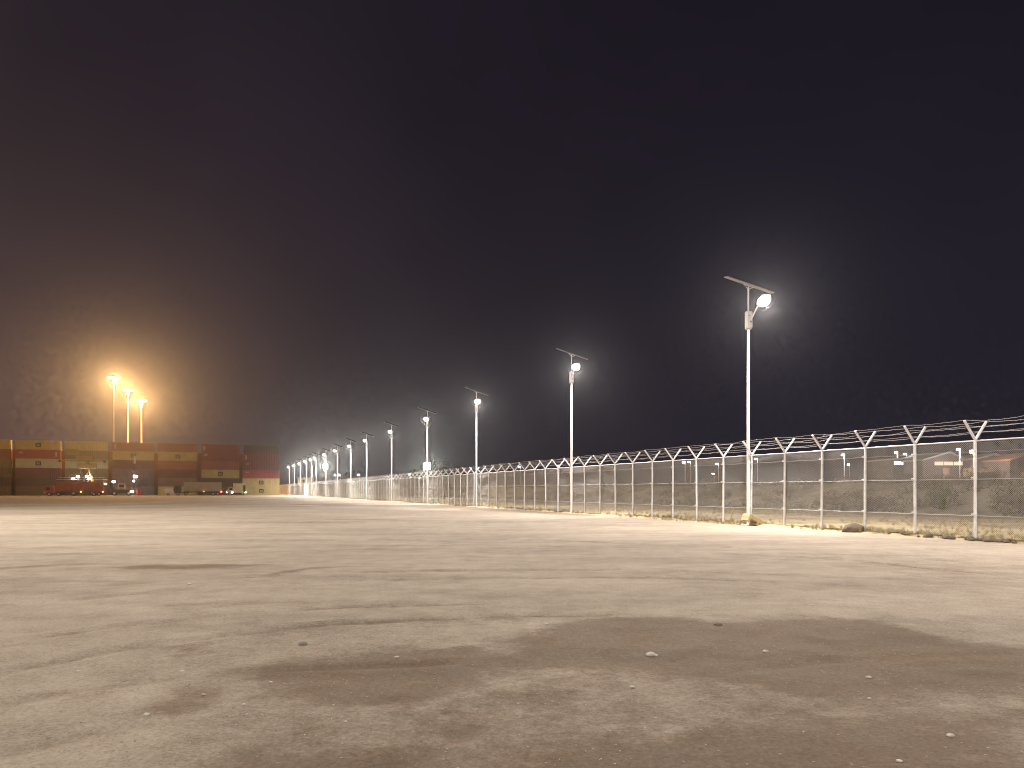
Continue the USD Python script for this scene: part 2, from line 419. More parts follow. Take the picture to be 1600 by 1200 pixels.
for amount, soft, outline in STAINS_AND_SHADE:
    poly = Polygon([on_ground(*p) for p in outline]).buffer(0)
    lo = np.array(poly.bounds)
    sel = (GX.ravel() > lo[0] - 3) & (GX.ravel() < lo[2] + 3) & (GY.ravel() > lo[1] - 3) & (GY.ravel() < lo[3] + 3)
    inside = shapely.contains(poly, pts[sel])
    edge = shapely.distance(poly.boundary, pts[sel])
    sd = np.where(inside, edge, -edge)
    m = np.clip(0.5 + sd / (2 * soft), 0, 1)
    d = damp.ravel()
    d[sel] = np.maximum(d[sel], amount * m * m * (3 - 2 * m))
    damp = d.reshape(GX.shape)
TRACKS = [  # tyre tracks: centre line points in photo pixels, half width in metres, strength
    ([(-40, 930), (300, 905), (640, 893), (1000, 890), (1400, 905)], 0.13, 0.30), ([(-40, 950), (300, 921), (640, 906), (1000, 902), (1400, 917)], 0.13, 0.30),
    ([(-40, 1010), (200, 975), (500, 950), (800, 940), (1150, 945)], 0.11, 0.30), ([(-40, 1060), (200, 1010), (500, 975), (800, 960), (1150, 962)], 0.11, 0.26),
    ([(-40, 860), (400, 845), (800, 842), (1300, 862), (1640, 890)], 0.16, 0.30), ([(-40, 872), (400, 855), (800, 851), (1300, 873), (1640, 906)], 0.16, 0.30),
    ([(560, 1220), (800, 1110), (1000, 1065), (1300, 1030), (1640, 1020)], 0.10, 0.22), ([(-40, 1110), (120, 1075), (340, 1050), (700, 1035)], 0.09, 0.30),
    ([(-40, 1185), (160, 1140), (500, 1120), (900, 1118)], 0.09, 0.22), ([(200, 820), (700, 815), (1200, 835), (1500, 862)], 0.2, 0.28)]
for line, half, amount in TRACKS:
    w = np.array([on_ground(*p) for p in line])
    u = np.linspace(0, len(w) - 1, 60)
    cv = np.stack([np.interp(u, np.arange(len(w)), w[:, k]) for k in (0, 1)], 1)
    for _ in range(6):
        cv[1:-1] = 0.25 * cv[:-2] + 0.5 * cv[1:-1] + 0.25 * cv[2:]
    lo, hi = cv.min(0) - 1, cv.max(0) + 1
    sel = (GX.ravel() > lo[0]) & (GX.ravel() < hi[0]) & (GY.ravel() > lo[1]) & (GY.ravel() < hi[1])
    dist = shapely.distance(shapely.LineString(cv), pts[sel])
    along = meshkit.fbm(np.stack([GX.ravel()[sel] * 0.5, GY.ravel()[sel] * 0.5, np.full(sel.sum(), half * 90)], -1), 3, 17)
    k_ = np.clip(1.3 - dist / (half * 1.3), 0, 1) * np.clip((along - 0.35) * 4, 0, 1)
    d, z = damp.ravel(), GZ.ravel()
    d[sel] = np.maximum(d[sel], d[sel] * 0.6 + amount * k_ * 1.6)
    z[sel] -= 0.022 * k_ - 0.012 * np.clip(1 - np.abs(dist - half * 1.9) / (half * 0.7), 0, 1) * np.clip((along - 0.3) * 3, 0, 1)
    damp, GZ = d.reshape(GX.shape), z.reshape(GX.shape)
nr, nc = GX.shape
I, J = np.meshgrid(np.arange(nr - 1), np.arange(nc - 1), indexing='ij')
quads = np.stack([I * nc + J, I * nc + J + 1, (I + 1) * nc + J + 1, (I + 1) * nc + J], -1).reshape(-1, 4)
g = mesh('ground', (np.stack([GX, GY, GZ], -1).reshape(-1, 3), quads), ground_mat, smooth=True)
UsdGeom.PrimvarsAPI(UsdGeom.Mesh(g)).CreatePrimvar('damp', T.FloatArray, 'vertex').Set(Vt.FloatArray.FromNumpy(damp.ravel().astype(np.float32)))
tag(g, kind='structure')


def strip(name, ts, ss, height, material):
    S, Tt = np.meshgrid(ss, ts)
    xy = np.array([X0, 0.0]) + Tt[..., None] * FDIR + S[..., None] * FOUT
    z = height(Tt, S, xy)
    n0, n1 = S.shape
    i, j = np.meshgrid(np.arange(n0 - 1), np.arange(n1 - 1), indexing='ij')
    q = np.stack([i * n1 + j, i * n1 + j + 1, (i + 1) * n1 + j + 1, (i + 1) * n1 + j], -1).reshape(-1, 4)
    return tag(mesh(name, (np.concatenate([xy, z[..., None]], -1).reshape(-1, 3), q[:, ::-1]), material, smooth=True), kind='structure')


def verge_height(t, s, xy=None):
    p = np.stack([t * 0.35, s * 0.5, np.zeros_like(t)], -1)
    q = np.stack([t * 1.7, s * 2.2, np.ones_like(t)], -1)
    wob = 0.5 * meshkit.fbm(np.stack([t * 0.55, 0 * t, 0 * t + 3], -1), 3, 4) + 0.25 * meshkit.fbm(np.stack([t * 2.5, 0 * t, 0 * t + 8], -1), 2, 9)
    rise = np.clip((s + 0.95 - 0.9 * wob) / 0.55, 0, 1)
    lumps = 0.14 * (meshkit.fbm(p, 3, 11) - 0.35) + 0.085 * (meshkit.fbm(q, 3, 12) - 0.5)
    return -0.05 + rise * (0.09 + np.maximum(lumps, -0.03))


def bank_height(t, s, xy=None):
    p = np.stack([t * 0.12, s * 0.2, np.zeros_like(t)], -1)
    q = np.stack([t * 0.6, s * 0.7, np.ones_like(t)], -1)
    foot = 20.5 + 3.0 * (meshkit.fbm(np.stack([t * 0.07, 0 * t, 0 * t], -1), 2, 21) - 0.5)
    k = np.clip((s - foot) / 7.0, 0, 1)
    k = k * k * (3 - 2 * k)
    back = np.clip((s - 36) / 60, 0, 1)
    return verge_height(t, s) * (1 - k) + k * (2.1 - 0.9 * back + 0.9 * (meshkit.fbm(p, 3, 22) - 0.5) + 0.45 * (meshkit.fbm(q, 3, 23) - 0.5))


t_near = graded(8, 60, 0.22, (-40, 520), 1.05)
strip('grass_verge', t_near, np.concatenate([np.arange(-0.95, 2.5, 0.12), np.arange(2.5, 16.01, 0.45)]), verge_height, verge_mat)
strip('embankment', graded(8, 90, 0.5, (-60, 560), 1.06), np.concatenate([[16.0], np.arange(16.4, 34, 0.45), np.arange(34, 60, 2.0), np.arange(60, 330, 15.0)]), bank_height, bank_mat)

# ------------------------------------------------------------------ haze over the whole place
hb = Build().box((0, 560, 22.0), (2900, 2100, 50.0))
haze_mat = usdkit.material(stage, '/World/Looks/night_haze', {'v': ('principled_volume', {'color': (0.93, 0.93, 0.95), 'density': HAZE_DENSITY, 'anisotropy': HAZE_G})}, [], volume='v.volume')
tag(mesh('haze', hb, haze_mat), kind='stuff')

# ------------------------------------------------------------------ chain-link fence with Y-shaped posts
post_px = [1524, 1430, 1351.6, 1284, 1225.5, 1173.5, 1130, 1089, 1051.5, 1019, 989, 962, 937.5, 914]
post_y = [depth_at(x) for x in post_px]
dy = 2.06
while post_y[-1] < 335:
    post_y.append(post_y[-1] + dy)
post_y = [post_y[0] - 2.16 * k for k in (4, 3, 2, 1)] + post_y
post_t = [y * STEP for y in post_y]
fence = thing('chain_link_fence', 'galvanised chain-link fence with Y-shaped post tops and barbed wire along the yard', 'fence')
FORK, RAIL, ARM_OUT, ARM_UP = 3.36, 3.30, 0.52, 0.60
CLAMPS = (0.85, 2.07, 2.95)
f3 = np.array([FDIR[0], FDIR[1], 0.0])
o3 = np.array([FOUT[0], FOUT[1], 0.0])
up = np.array([0, 0, 1.0])
tops = []
for k, t in enumerate(post_t):
    base = np.array([*fence_xy(t, 0), 0.0])
    near = k < 34
    n = 12 if near else 6
    lean = rng.normal(0, 0.018, 2) if k > 4 else np.zeros(2)
    foot, head = base - up * 0.25, base + up * FORK + f3 * lean[0] * FORK * 0.5 + o3 * lean[1] * FORK * 0.4
    p = mesh('post', Build().bar(foot, head, 0.048, n=n), galv, fence, smooth=40)
    ends = []
    for side in (-1, 1):
        tip = head + side * o3 * ARM_OUT + up * (ARM_UP + rng.normal(0, 0.01))
        b = Build().bar(head + up * -0.03, tip, 0.044, 0.042, n=n)
        mesh('arm', b, galv, p, smooth=40)
        ends.append(tip)
    tops.append((head, ends))
    if near:
        for h in CLAMPS:
            c = base + (head - base) * (h / FORK)
            b = Build().bar(c - up * 0.035, c + up * 0.035, 0.056, n=10)
            b.box(c + (-o3) * 0.06, (0.21, 0.03, 0.05), np.stack([f3, -o3, up], 1))
            mesh('clamp', b, galv, p, smooth=40)
for (h0, e0), (h1, e1) in zip(tops[:-1], tops[1:]):
    mesh('top_rail', Build().bar(h0 + up * (RAIL - FORK), h1 + up * (RAIL - FORK), 0.026, n=6, cap=False), galv, fence, smooth=True)
for h in (0.80, 2.02):
    pts_ = [base_head[0] * 1.0 for base_head in tops]
    mesh('middle_rail', Build().wire([p * [1, 1, 0] + up * h for p in pts_], 0.008, 5), galv, fence, smooth=True)
mesh('tension_wire', Build().wire([p[0] * [1, 1, 0] + up * 2.93 for p in tops], 0.005, 3), wire_mat, fence)
mesh('tension_wire', Build().wire([p[0] * [1, 1, 0] + up * 0.10 for p in tops], 0.005, 3), wire_mat, fence)
# barbed wire: three strands on each arm, sagging a little, with barbs
for side in (0, 1):
    for frac in (0.32, 0.66, 0.97):
        line, b = [], Build()
        for k in range(len(tops) - 1):
            a0, a1 = tops[k][0] + (tops[k][1][side] - tops[k][0]) * frac, tops[k + 1][0] + (tops[k + 1][1][side] - tops[k + 1][0]) * frac
            sag = abs(rng.normal(0.035, 0.03))
            m = 8 if k < 40 else 3
            for q in range(m):
                u = q / m
                line.append(a0 + (a1 - a0) * u + up * (-sag * 4 * u * (1 - u) + (rng.normal(0, 0.006) if q else 0)) + up * 0.036)
            if k < 26:
                for u in np.arange(0.05, 1.0, 0.075):
                    c = a0 + (a1 - a0) * u + up * (-sag * 4 * u * (1 - u) + 0.036)
                    d = rng.normal(0, 1, 3)
                    d -= f3 * (d @ f3) * 0.7
                    d = d / np.linalg.norm(d) * 0.022
                    b.bar(c - d, c + d, 0.004, n=3, cap=False)
        b.wire(line, 0.0058, 3)
        mesh('barbed_wire', b, wire_mat, fence)


def link_panel(p0, p1, z0, z1, pitch, r):
    """Diamond mesh between two posts: crossing diagonal wires."""
    b, length = Build(), np.linalg.norm((p1 - p0)[:2])
    d = (p1 - p0) / length
    h, st = z1 - z0, pitch * math.sqrt(2)
    side = np.array([-d[1], d[0], 0]) * r
    ang = np.arange(3) * 2 * math.pi / 3
    for sgn in (1, -1):
        for c in np.arange(-h, length, st):
            u0, u1 = max(c, 0.0), min(c + h, length)
            if u1 - u0 < 0.01:
                continue
            za, zb = (u0 - c, u1 - c)
            if sgn < 0:
                za, zb = h - za, h - zb
            b.bar(p0 + d * u0 + up * (z0 + za) + side * 0.6 * sgn, p0 + d * u1 + up * (z0 + zb) + side * 0.6 * sgn, r, n=3, cap=False)
    return b


for k in range(len(post_t) - 1):
    a, c = np.array([*fence_xy(post_t[k], 0.052), 0.0]), np.array([*fence_xy(post_t[k + 1], 0.052), 0.0])
    coarse = 1.0 if k < 40 else 2.0
    mesh('mesh_panel', link_panel(a, c, 0.10, RAIL - 0.03, 0.05 * coarse, 0.0036 * coarse), wire_mat, fence)

# ------------------------------------------------------------------ solar street lamps along the fence
lamp_px = [1170, 893, 744, 667, 611, 572, 547, 526, 508, 492.5, 486, 477.5, 468, 459, 451]
HEADS = np.array([1.95, 10.12])            # how far the head reaches into the yard, and its height


def make_lamp(name, label, loc, group):
    r = thing(name, label, 'street lamp', loc, 0.0, group)
    b = Build().bar((0, 0, -0.1), (0, 0, 9.9), 0.085, 0.062, n=14).bar((0, 0, 0.0), (0, 0, 0.035), 0.2, 0.2, n=14)
    mesh('pole', b, white_paint, r, smooth=40)
    mesh('mast', Build().bar((0, 0, 9.6), (0, 0, 11.34), 0.036, n=10), white_paint, r, smooth=40)
    bx = mesh('battery_box', Build().box((0, -0.14, 9.72), (0.26, 0.24, 0.78), chamfer=0.03).box((0, 0, 9.72), (0.30, 0.16, 0.86), chamfer=0.03), grey_box, r)
    mesh('latch', Build().box((0.03, -0.275, 9.62), (0.05, 0.03, 0.10)).box((-0.05, -0.275, 9.9), (0.04, 0.03, 0.04)), dark_metal, bx)
    a = Build().bar((0.03, -0.05, 9.55), (0.05, -1.0, 10.05), 0.03, n=8).bar((0.05, -1.0, 10.05), (0.06, -1.62, 10.20), 0.03, n=8)
    mesh('lamp_arm', a, white_paint, r, smooth=40)
    # head: a flat LED luminaire tipped a little towards the yard
    tip = math.radians(-16)
    R = np.array([[1, 0, 0], [0, math.cos(tip), -math.sin(tip)], [0, math.sin(tip), math.cos(tip)]])
    c = np.array([0.06, -HEADS[0], HEADS[1] + 0.10])
    hd = mesh('lamp_head', Build().box(c, (0.40, 0.84, 0.09), R, 0.03).box(c + R @ (0, 0.2, 0.065), (0.3, 0.36, 0.06), R, 0.02), white_paint, r)
    lens = trimesh.creation.icosphere(2, 1.0)
    v = np.array(lens.vertices) * [0.27, 0.38, 0.24]
    v[:, 2] = np.minimum(v[:, 2], 0.0)
    mesh('lens', (v @ R.T + c + R @ (0, -0.04, -0.05), lens.faces), LED, hd)
    downlight(r, c + R @ (0, -0.04, -0.30), 0.18, I_STREET, C_LED, -18)
    # panel tilted about the depth axis
    an = math.radians(19)
    P = np.array([[math.cos(an), 0, math.sin(an)], [0, 1, 0], [-math.sin(an), 0, math.cos(an)]])
    tp = math.radians(14.5)
    P = P @ np.array([[1, 0, 0], [0, math.cos(tp), -math.sin(tp)], [0, math.sin(tp), math.cos(tp)]])
    pc = np.array([0.04, 0.05, 11.42])
    pn = mesh('solar_panel', Build().box(pc + P @ (0, 0, 0.02), (2.28, 0.74, 0.012), P), panel_glass, r)
    fr = Build()
    for sx in (-1, 1):
        fr.box(pc + P @ (sx * 1.15, 0, 0.012), (0.035, 0.80, 0.045), P)
        fr.box(pc + P @ (0, sx * 0.385, 0.012), (2.265, 0.03, 0.043), P)
    fr.box(pc + P @ (0, 0, 0.003), (2.26, 0.74, 0.012), P)
    mesh('frame', fr, panel_frame, pn)
    mesh('panel_bracket', Build().box(pc + P @ (0, 0, -0.035), (0.5, 0.06, 0.035), P).bar((0, 0, 11.2), pc + P @ (0.24, 0, -0.04), 0.012, n=6).bar((0, 0, 11.2), pc + P @ (-0.24, 0, -0.04), 0.012, n=6), galv, r)
    return r


lamp_labels = ['nearest and tallest-looking solar street lamp, beside the broken timber at the fence',
               'second solar street lamp along the fence from the right',
               'third solar street lamp along the fence, in the middle of the picture',
               'fourth solar lamp along the fence, its pole rising in front of a bright floodlight',
               'fifth solar lamp along the fence, left of the one with a floodlight behind',
               'sixth solar lamp along the fence, counted from the nearest',
               'seventh solar lamp along the fence, right of the yellowish floodlight glow',
               'eighth solar lamp along the fence, its head just right of the yellowish floodlight',
               'small far solar lamp right above the yellowish floodlight']
lamp0 = None
ORD = ['tenth', 'eleventh', 'twelfth', 'thirteenth', 'fourteenth', 'fifteenth']
SFRONT = -0.10
for k, px in enumerate(lamp_px):
    y = depth_at(px + 2)
    t = y * STEP
    loc = (*fence_xy(t, SFRONT), 0.0)
    far = k >= len(lamp_labels)
    lab = f'{ORD[k - 9]} solar lamp counted from the nearest, in the crowded far row towards the containers' if far else lamp_labels[k]
    grp = 'far solar lamps at the end of the fence' if far else 'solar street lamps along the fence'
    lamp0 = make_lamp('solar_street_lamp', lab, loc, grp) if k == 0 else None or lamp0
    if k:
        copy(lamp0, loc, rng.normal(0, 0.03), lab, grp, instance=False)   # not instanceable: each copy has a light of its own
# the row goes on past the right edge of the picture
for y in (17.2, -1.2):
    copy(lamp0, (*fence_xy(y * STEP, SFRONT), 0.0), 0.0, 'solar street lamp of the fence row standing past the right picture edge', 'solar lamps beyond the picture edge', instance=False)

# ------------------------------------------------------------------ high masts of the port
def make_mast(name, label, loc, height, lamp_mat, color, intensity, group, lamps=10, size=1.0, down=False):
    r = thing(name, label, 'light mast', loc, 0.0, group)
    mesh('pole', Build().bar((0, 0, 0), (0, 0, height), 0.42, 0.22, n=12), white_paint, r, smooth=40)
    if down:
        downlight(r, (0, 0, height - 0.75), 1.2, intensity, color)
    else:
        bulb(r, (0, 0, height - 1.0), 0.7, intensity, color)
    ring = Build()
    n = 20
    for k in range(n):
        a, c = 2 * math.pi * k / n, 2 * math.pi * (k + 1) / n
        ring.bar((1.5 * math.cos(a), 1.5 * math.sin(a), height), (1.5 * math.cos(c), 1.5 * math.sin(c), height), 0.06, n=5)
    for k in range(4):
        a = math.pi / 2 * k
        ring.bar((0, 0, height + 0.3), (1.5 * math.cos(a), 1.5 * math.sin(a), height), 0.05, n=5)
    mesh('crown_ring', ring, dark_metal, r)
    for k in range(lamps):
        a = 2 * math.pi * (k + 0.5) / lamps
        d = np.array([math.cos(a), math.sin(a), 0])
        s = np.array([-d[1], d[0], 0])
        dn = d * 0.62 - up * 0.78
        w = np.cross(s, dn)
        M = np.stack([s, w, dn], 1)
        c = d * 1.75 + up * (height - 0.12)
        fl = mesh('floodlight', Build().box(c - dn * 0.14, (0.62, 0.50, 0.26), M, 0.04), dark_metal, r)
        mesh('lens', Build().box(c + dn * 0.03, (0.52 * size, 0.42 * size, 0.07), M), lamp_mat, fl)
    return r


for px, py, label in ((178, 590, 'tallest-looking orange high mast, left of the three behind the containers'),
                      (200, 609, 'middle orange high mast of the three behind the containers'),
                      (221, 626, 'lowest-looking orange high mast, right of the three behind the containers')):
    H = 41.0
    d = (H - EYE) * FPX / (HORIZON - py)
    make_mast('high_mast_light', label, (*at(px, HORIZON, d)[:2], 0), H, SODIUM, C_SODIUM, I_MAST, 'high masts over the port')
# masts of the same yard that stand outside the picture: one left of the stacks, two behind the camera
make_mast('high_mast_light', 'orange high mast of the yard standing past the left picture edge', (-168, 120, 0), 41.0, SODIUM, C_SODIUM, I_PORT, 'masts outside the picture')
make_mast('high_mast_light', 'pale high mast of the yard standing past the left picture edge', (-44, 26, 0), 36.0, WHITE_MAST, C_HALIDE, I_YARD, 'masts outside the picture', down=True)
make_mast('high_mast_light', 'pale high mast of the yard standing behind the photographer, towards the fence', (14, -46, 0), 36.0, WHITE_MAST, C_HALIDE, I_YARD * 0.9, 'masts outside the picture', down=True)

# ------------------------------------------------------------------ containers
C_LEN, C_W, C_H = 12.19, 2.44, 2.9
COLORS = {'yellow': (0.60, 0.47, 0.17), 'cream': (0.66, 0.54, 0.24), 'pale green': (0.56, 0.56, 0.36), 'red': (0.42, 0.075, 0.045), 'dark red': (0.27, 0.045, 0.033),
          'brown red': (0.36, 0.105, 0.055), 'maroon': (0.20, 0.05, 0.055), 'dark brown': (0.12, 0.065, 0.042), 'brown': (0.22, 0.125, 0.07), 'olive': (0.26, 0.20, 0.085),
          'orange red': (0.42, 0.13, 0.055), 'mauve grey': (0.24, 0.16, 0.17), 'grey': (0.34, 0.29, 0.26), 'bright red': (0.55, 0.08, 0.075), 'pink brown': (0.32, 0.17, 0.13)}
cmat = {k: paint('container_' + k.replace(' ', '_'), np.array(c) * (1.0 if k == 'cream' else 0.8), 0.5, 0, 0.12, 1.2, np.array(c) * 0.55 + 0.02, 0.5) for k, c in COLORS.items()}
emblem_mat = paint('dark_emblem', (0.05, 0.045, 0.035), 0.6)
mark_mat = paint('white_marking', (0.45, 0.41, 0.36), 0.6)


def wall_profile(length, depth=0.045, pitch=0.56):
    """Trapezoid corrugation along x, offset in y."""
    xs, ys, x = [0.0], [0.0], 0.0
    while x + pitch < length:
        for dx, y in ((0.20, 0.0), (0.28, depth), (0.48, depth), (0.56, 0.0)):
            xs.append(x + dx)
            ys.append(y)
        x += pitch
    xs.append(length)
    ys.append(0.0)
    return np.array(xs), np.array(ys)


def container_shell():
    b = Build()
    L, W, H = C_LEN - 0.24, C_W - 0.1, C_H
    xs, ys = wall_profile(L)
    for y0, sgn in ((-W / 2, 1), (W / 2, -1)):
        x = xs - L / 2
        lo = np.stack([x, y0 + sgn * ys, np.full_like(x, 0.16)], 1)
        hi = lo + [0, 0, H - 0.30]
        n = len(x)
        i = np.arange(n - 1)
        q = np.stack([i, i + 1, n + i + 1, n + i], 1)
        b.add(np.vstack([lo, hi]), q if sgn > 0 else q[:, ::-1])
    ex, ey = wall_profile(W)
    for x0, sgn in ((-C_LEN / 2 + 0.06, 1), (C_LEN / 2 - 0.06, -1)):
        y = ex - W / 2
        lo = np.stack([x0 + sgn * ey, y, np.full_like(y, 0.16)], 1)
        hi = lo + [0, 0, H - 0.30]
        n = len(y)
        i = np.arange(n - 1)
        q = np.stack([i, i + 1, n + i + 1, n + i], 1)
        b.add(np.vstack([lo, hi]), q[:, ::-1] if sgn > 0 else q)
    b.box((0, 0, H - 0.09), (L, W - 0.06, 0.04)).box((0, 0, 0.16), (L, W - 0.06, 0.06))
    return b


def container_frame():
    b = Build()
    for sx in (-1, 1):
        for sy in (-1, 1):
            b.box((sx * (C_LEN / 2 - 0.09), sy * (C_W / 2 - 0.075), C_H / 2), (0.16, 0.14, C_H - 0.24))
    for sy in (-1, 1):
        b.box((0, sy * (C_W / 2 - 0.055), C_H - 0.07), (C_LEN - 0.36, 0.10, 0.12))
        b.box((0, sy * (C_W / 2 - 0.055), 0.09), (C_LEN - 0.36, 0.10, 0.16))
    for sx in (-1, 1):
        b.box((sx * (C_LEN / 2 - 0.07), 0, C_H - 0.07), (0.10, C_W - 0.36, 0.12))
        b.box((sx * (C_LEN / 2 - 0.07), 0, 0.09), (0.10, C_W - 0.36, 0.16))
    return b


SHELL, FRAME = container_shell().arrays(), container_frame().arrays()
CORNER = Build().box((0, 0, 0), (0.18, 0.165, 0.12)).arrays()


def emblem():
    """A dark square badge with a paler ringed letter-like middle, as on the yellow boxes."""
    y = -C_W / 2 - 0.012
    ring = Build()
    ring.box((0, y, 1.92), (1.5, 0.02, 0.34)).box((0, y, 0.98), (1.5, 0.02, 0.34)).box((-0.56, y, 1.45), (0.38, 0.02, 0.6)).box((0.56, y, 1.45), (0.38, 0.02, 0.6)).box((0.08, y, 1.52), (0.26, 0.02, 0.30))
    return ring


EMBLEM = emblem().arrays()


def marks(end):
    y = -C_W / 2 - 0.012
    return {'both': [((-4.6, y, 1.9), (1.1, 0.02, 0.45)), ((4.9, y, 1.45), (0.5, 0.02, 1.5))],
            'left': [((-5.2, y, 1.55), (0.45, 0.02, 1.5))], 'right': [((-4.7, y, 2.1), (1.2, 0.02, 0.4))]}[end]


def container(color, label, loc, rz, badge=False, mark=None, group=None):
    r = thing('shipping_container', label, 'container', loc, rz, group)
    mesh('body', SHELL, cmat[color], r)
    mesh('frame', FRAME, cmat[color], r)
    cc = Build()
    for sx in (-1, 1):
        for sy in (-1, 1):
            for z in (0.06, C_H - 0.06):
                cc.add(CORNER[0] + [sx * (C_LEN / 2 - 0.09), sy * (C_W / 2 - 0.083), z], CORNER[1])
    mesh('corner_castings', cc, cmat[color], r)
    if badge:
        mesh('emblem', EMBLEM, emblem_mat, r)
    for c, size in marks(mark) if mark else ():
        mesh('white_mark', Build().box(c, size), mark_mat, r)
    return r


P0, P1 = at(24, HORIZON, 231), at(437, HORIZON, 262)
row = (P1 - P0)[:2]
row_len = np.linalg.norm(row)
row /= row_len
rz = math.atan2(row[1], row[0])
back = np.array([-row[1], row[0]])
gap = (row_len - 6 * C_LEN) / 5
STACKS = [
    ('stack cut by left picture edge', ['yellow', 'brown red', 'olive', 'brown', 'dark brown', 'brown'], '', {}),
    ('second stack from the left', ['yellow*', 'red', 'pale green*', 'maroon', 'dark brown', 'brown'], '', {1: 'both'}),
    ('stack behind the reach stacker', ['yellow', 'olive', 'pale green', 'olive', 'brown', 'dark brown'], '', {}),
    ('stack under the orange masts', ['brown red', 'yellow*', 'maroon', 'mauve grey', 'mauve grey', 'grey'], '', {0: 'left'}),
    ('stack behind the white van', ['brown red', 'yellow*', 'orange red', 'maroon', 'pink brown', 'cream'], '', {}),
    ('stack behind the pale trailer', ['dark red', 'dark red', 'brown red', 'yellow*', 'dark brown', 'brown'], '', {0: 'left', 1: 'right'}),
    ('last stack beside the fence', ['dark brown', 'dark red', 'dark red', 'bright red', 'cream*', 'cream*'], '', {1: 'left', 2: 'right', 3: 'right'}),
]
TIERS = ['topmost', 'second from top', 'third from top', 'third from bottom', 'second from bottom', 'lowest']
for s, (where, cols, _, mk) in enumerate(STACKS):
    c2 = P0[:2] + row * ((s - 1) * (C_LEN + gap) + C_LEN / 2) + back * (C_W / 2)
    for k, col in enumerate(cols):
        badge = col.endswith('*')
        name = col.rstrip('*')
        loc = (*(c2 + rng.normal(0, 0.04, 2)), (5 - k) * C_H)
        container(name, f'{name} container{" with dark emblem" if badge else ""}, {TIERS[k]}, {where}', loc, rz, badge, mk.get(k))
# the next row behind, coloured dark to stand in for the shade in the gaps
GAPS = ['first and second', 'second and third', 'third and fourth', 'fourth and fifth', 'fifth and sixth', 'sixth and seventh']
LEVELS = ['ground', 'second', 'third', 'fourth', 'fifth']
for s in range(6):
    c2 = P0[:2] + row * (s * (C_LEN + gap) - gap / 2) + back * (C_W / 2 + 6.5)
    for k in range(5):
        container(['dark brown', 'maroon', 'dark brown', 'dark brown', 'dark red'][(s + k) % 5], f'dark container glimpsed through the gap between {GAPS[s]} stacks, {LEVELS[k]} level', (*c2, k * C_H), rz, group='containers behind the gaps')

# ------------------------------------------------------------------ vehicles in front of the stacks
red_paint = paint('lorry_red', (0.36, 0.05, 0.05), 0.35)
cream_paint = paint('cab_cream', (0.66, 0.58, 0.34), 0.35)
white_body = paint('van_white', (0.70, 0.68, 0.62), 0.35)
pale_box = paint('trailer_grey', (0.42, 0.36, 0.30), 0.5)
olive_paint = paint('machine_olive', (0.34, 0.25, 0.07), 0.4)


def wheel(parent, c, r=0.52, w=0.32):
    c = np.array(c, float)
    p = mesh('wheel', Build().bar(c - [0, w / 2, 0], c + [0, w / 2, 0], r, n=16), black_rubber, parent, smooth=40)
    mesh('rim', Build().bar(c - [0, w / 2 + 0.02, 0], c + [0, w / 2 + 0.02, 0], r * 0.55, n=12), grey_box, p, smooth=40)


def light(parent, name, c, mat, s=(0.3, 0.12, 0.2)):
    mesh(name, Build().box(c, s, None, 0.02), mat, parent)


def lorry(name, label, cat, loc, ang, cab_mat, load, load_mat, facing=-1, load_len=12.19, lights=True):
    """A tractor with a semi-trailer carrying a box; its own +x runs from tail to nose when facing = 1."""
    r = thing(name, label, cat, loc, ang)
    s = facing
    nose = s * (load_len / 2 + 2.9)
    mesh('chassis', Build().box((0, 0, 1.12), (load_len, 0.9, 0.26)).box((s * (load_len / 2 + 0.7), 0, 0.85), (4.6, 0.85, 0.24)).box((0, -1.05, 1.2), (load_len, 0.10, 0.14)).box((0, 1.05, 1.2), (load_len, 0.10, 0.14)), dark_metal, r)
    prof = [(0.0, 0.75), (2.15, 0.75), (2.2, 1.6), (1.95, 2.9), (0.15, 3.05), (0.0, 2.6)]
    o = [(nose - s * 2.2 + s * x, z) for x, z in prof]
    cab = mesh('cab', Build().prism(o if s > 0 else o[::-1], 1, -1.2, 1.2), cab_mat, r)
    x0 = nose - s * 2.2
    mesh('side_window', Build().box((x0 + s * 1.35, -1.21, 2.15), (1.0, 0.04, 0.75)).box((x0 + s * 1.35, 1.21, 2.15), (1.0, 0.04, 0.75)), window_dark, cab)
    mesh('windscreen', Build().box((nose - s * 0.09, 0, 2.2), (0.06, 2.05, 0.8), np.array([[math.cos(0.19 * s), 0, -math.sin(0.19 * s)], [0, 1, 0], [math.sin(0.19 * s), 0, math.cos(0.19 * s)]])), window_dark, cab)
    body = Build()
    if load == 'container':
        body.add(SHELL[0] * [load_len / C_LEN, 1, 1] + [0, 0, 1.30], SHELL[1]).add(FRAME[0] * [load_len / C_LEN, 1, 1] + [0, 0, 1.30], FRAME[1])
    else:
        body.box((0, 0, 2.62), (load_len, 2.5, 2.6), None, 0.06)
    mesh('load_box', body, load_mat, r)
    for x in (-s * (load_len / 2 - 1.2), -s * (load_len / 2 - 2.5), s * (load_len / 2 - 0.6), nose - s * 1.2):
        for y in (-1.05, 1.05):
            wheel(r, (x, y, 0.52))
    if lights:
        light(r, 'marker_light', (0.2, -1.28, 1.2), AMBER)
        light(r, 'tail_light', (-s * (load_len / 2 - 0.15), -1.28, 1.15), TAIL, (0.45, 0.12, 0.28))
        light(r, 'headlight', (nose - s * 0.05, -0.95, 1.0), HEAD, (0.14, 0.34, 0.22))
        light(r, 'headlight', (nose - s * 0.05, 0.95, 1.0), HEAD, (0.14, 0.34, 0.22))
    return r


def ground_spot(px, d):
    p = at(px, HORIZON, d)
    return (p[0], p[1], 0.0)


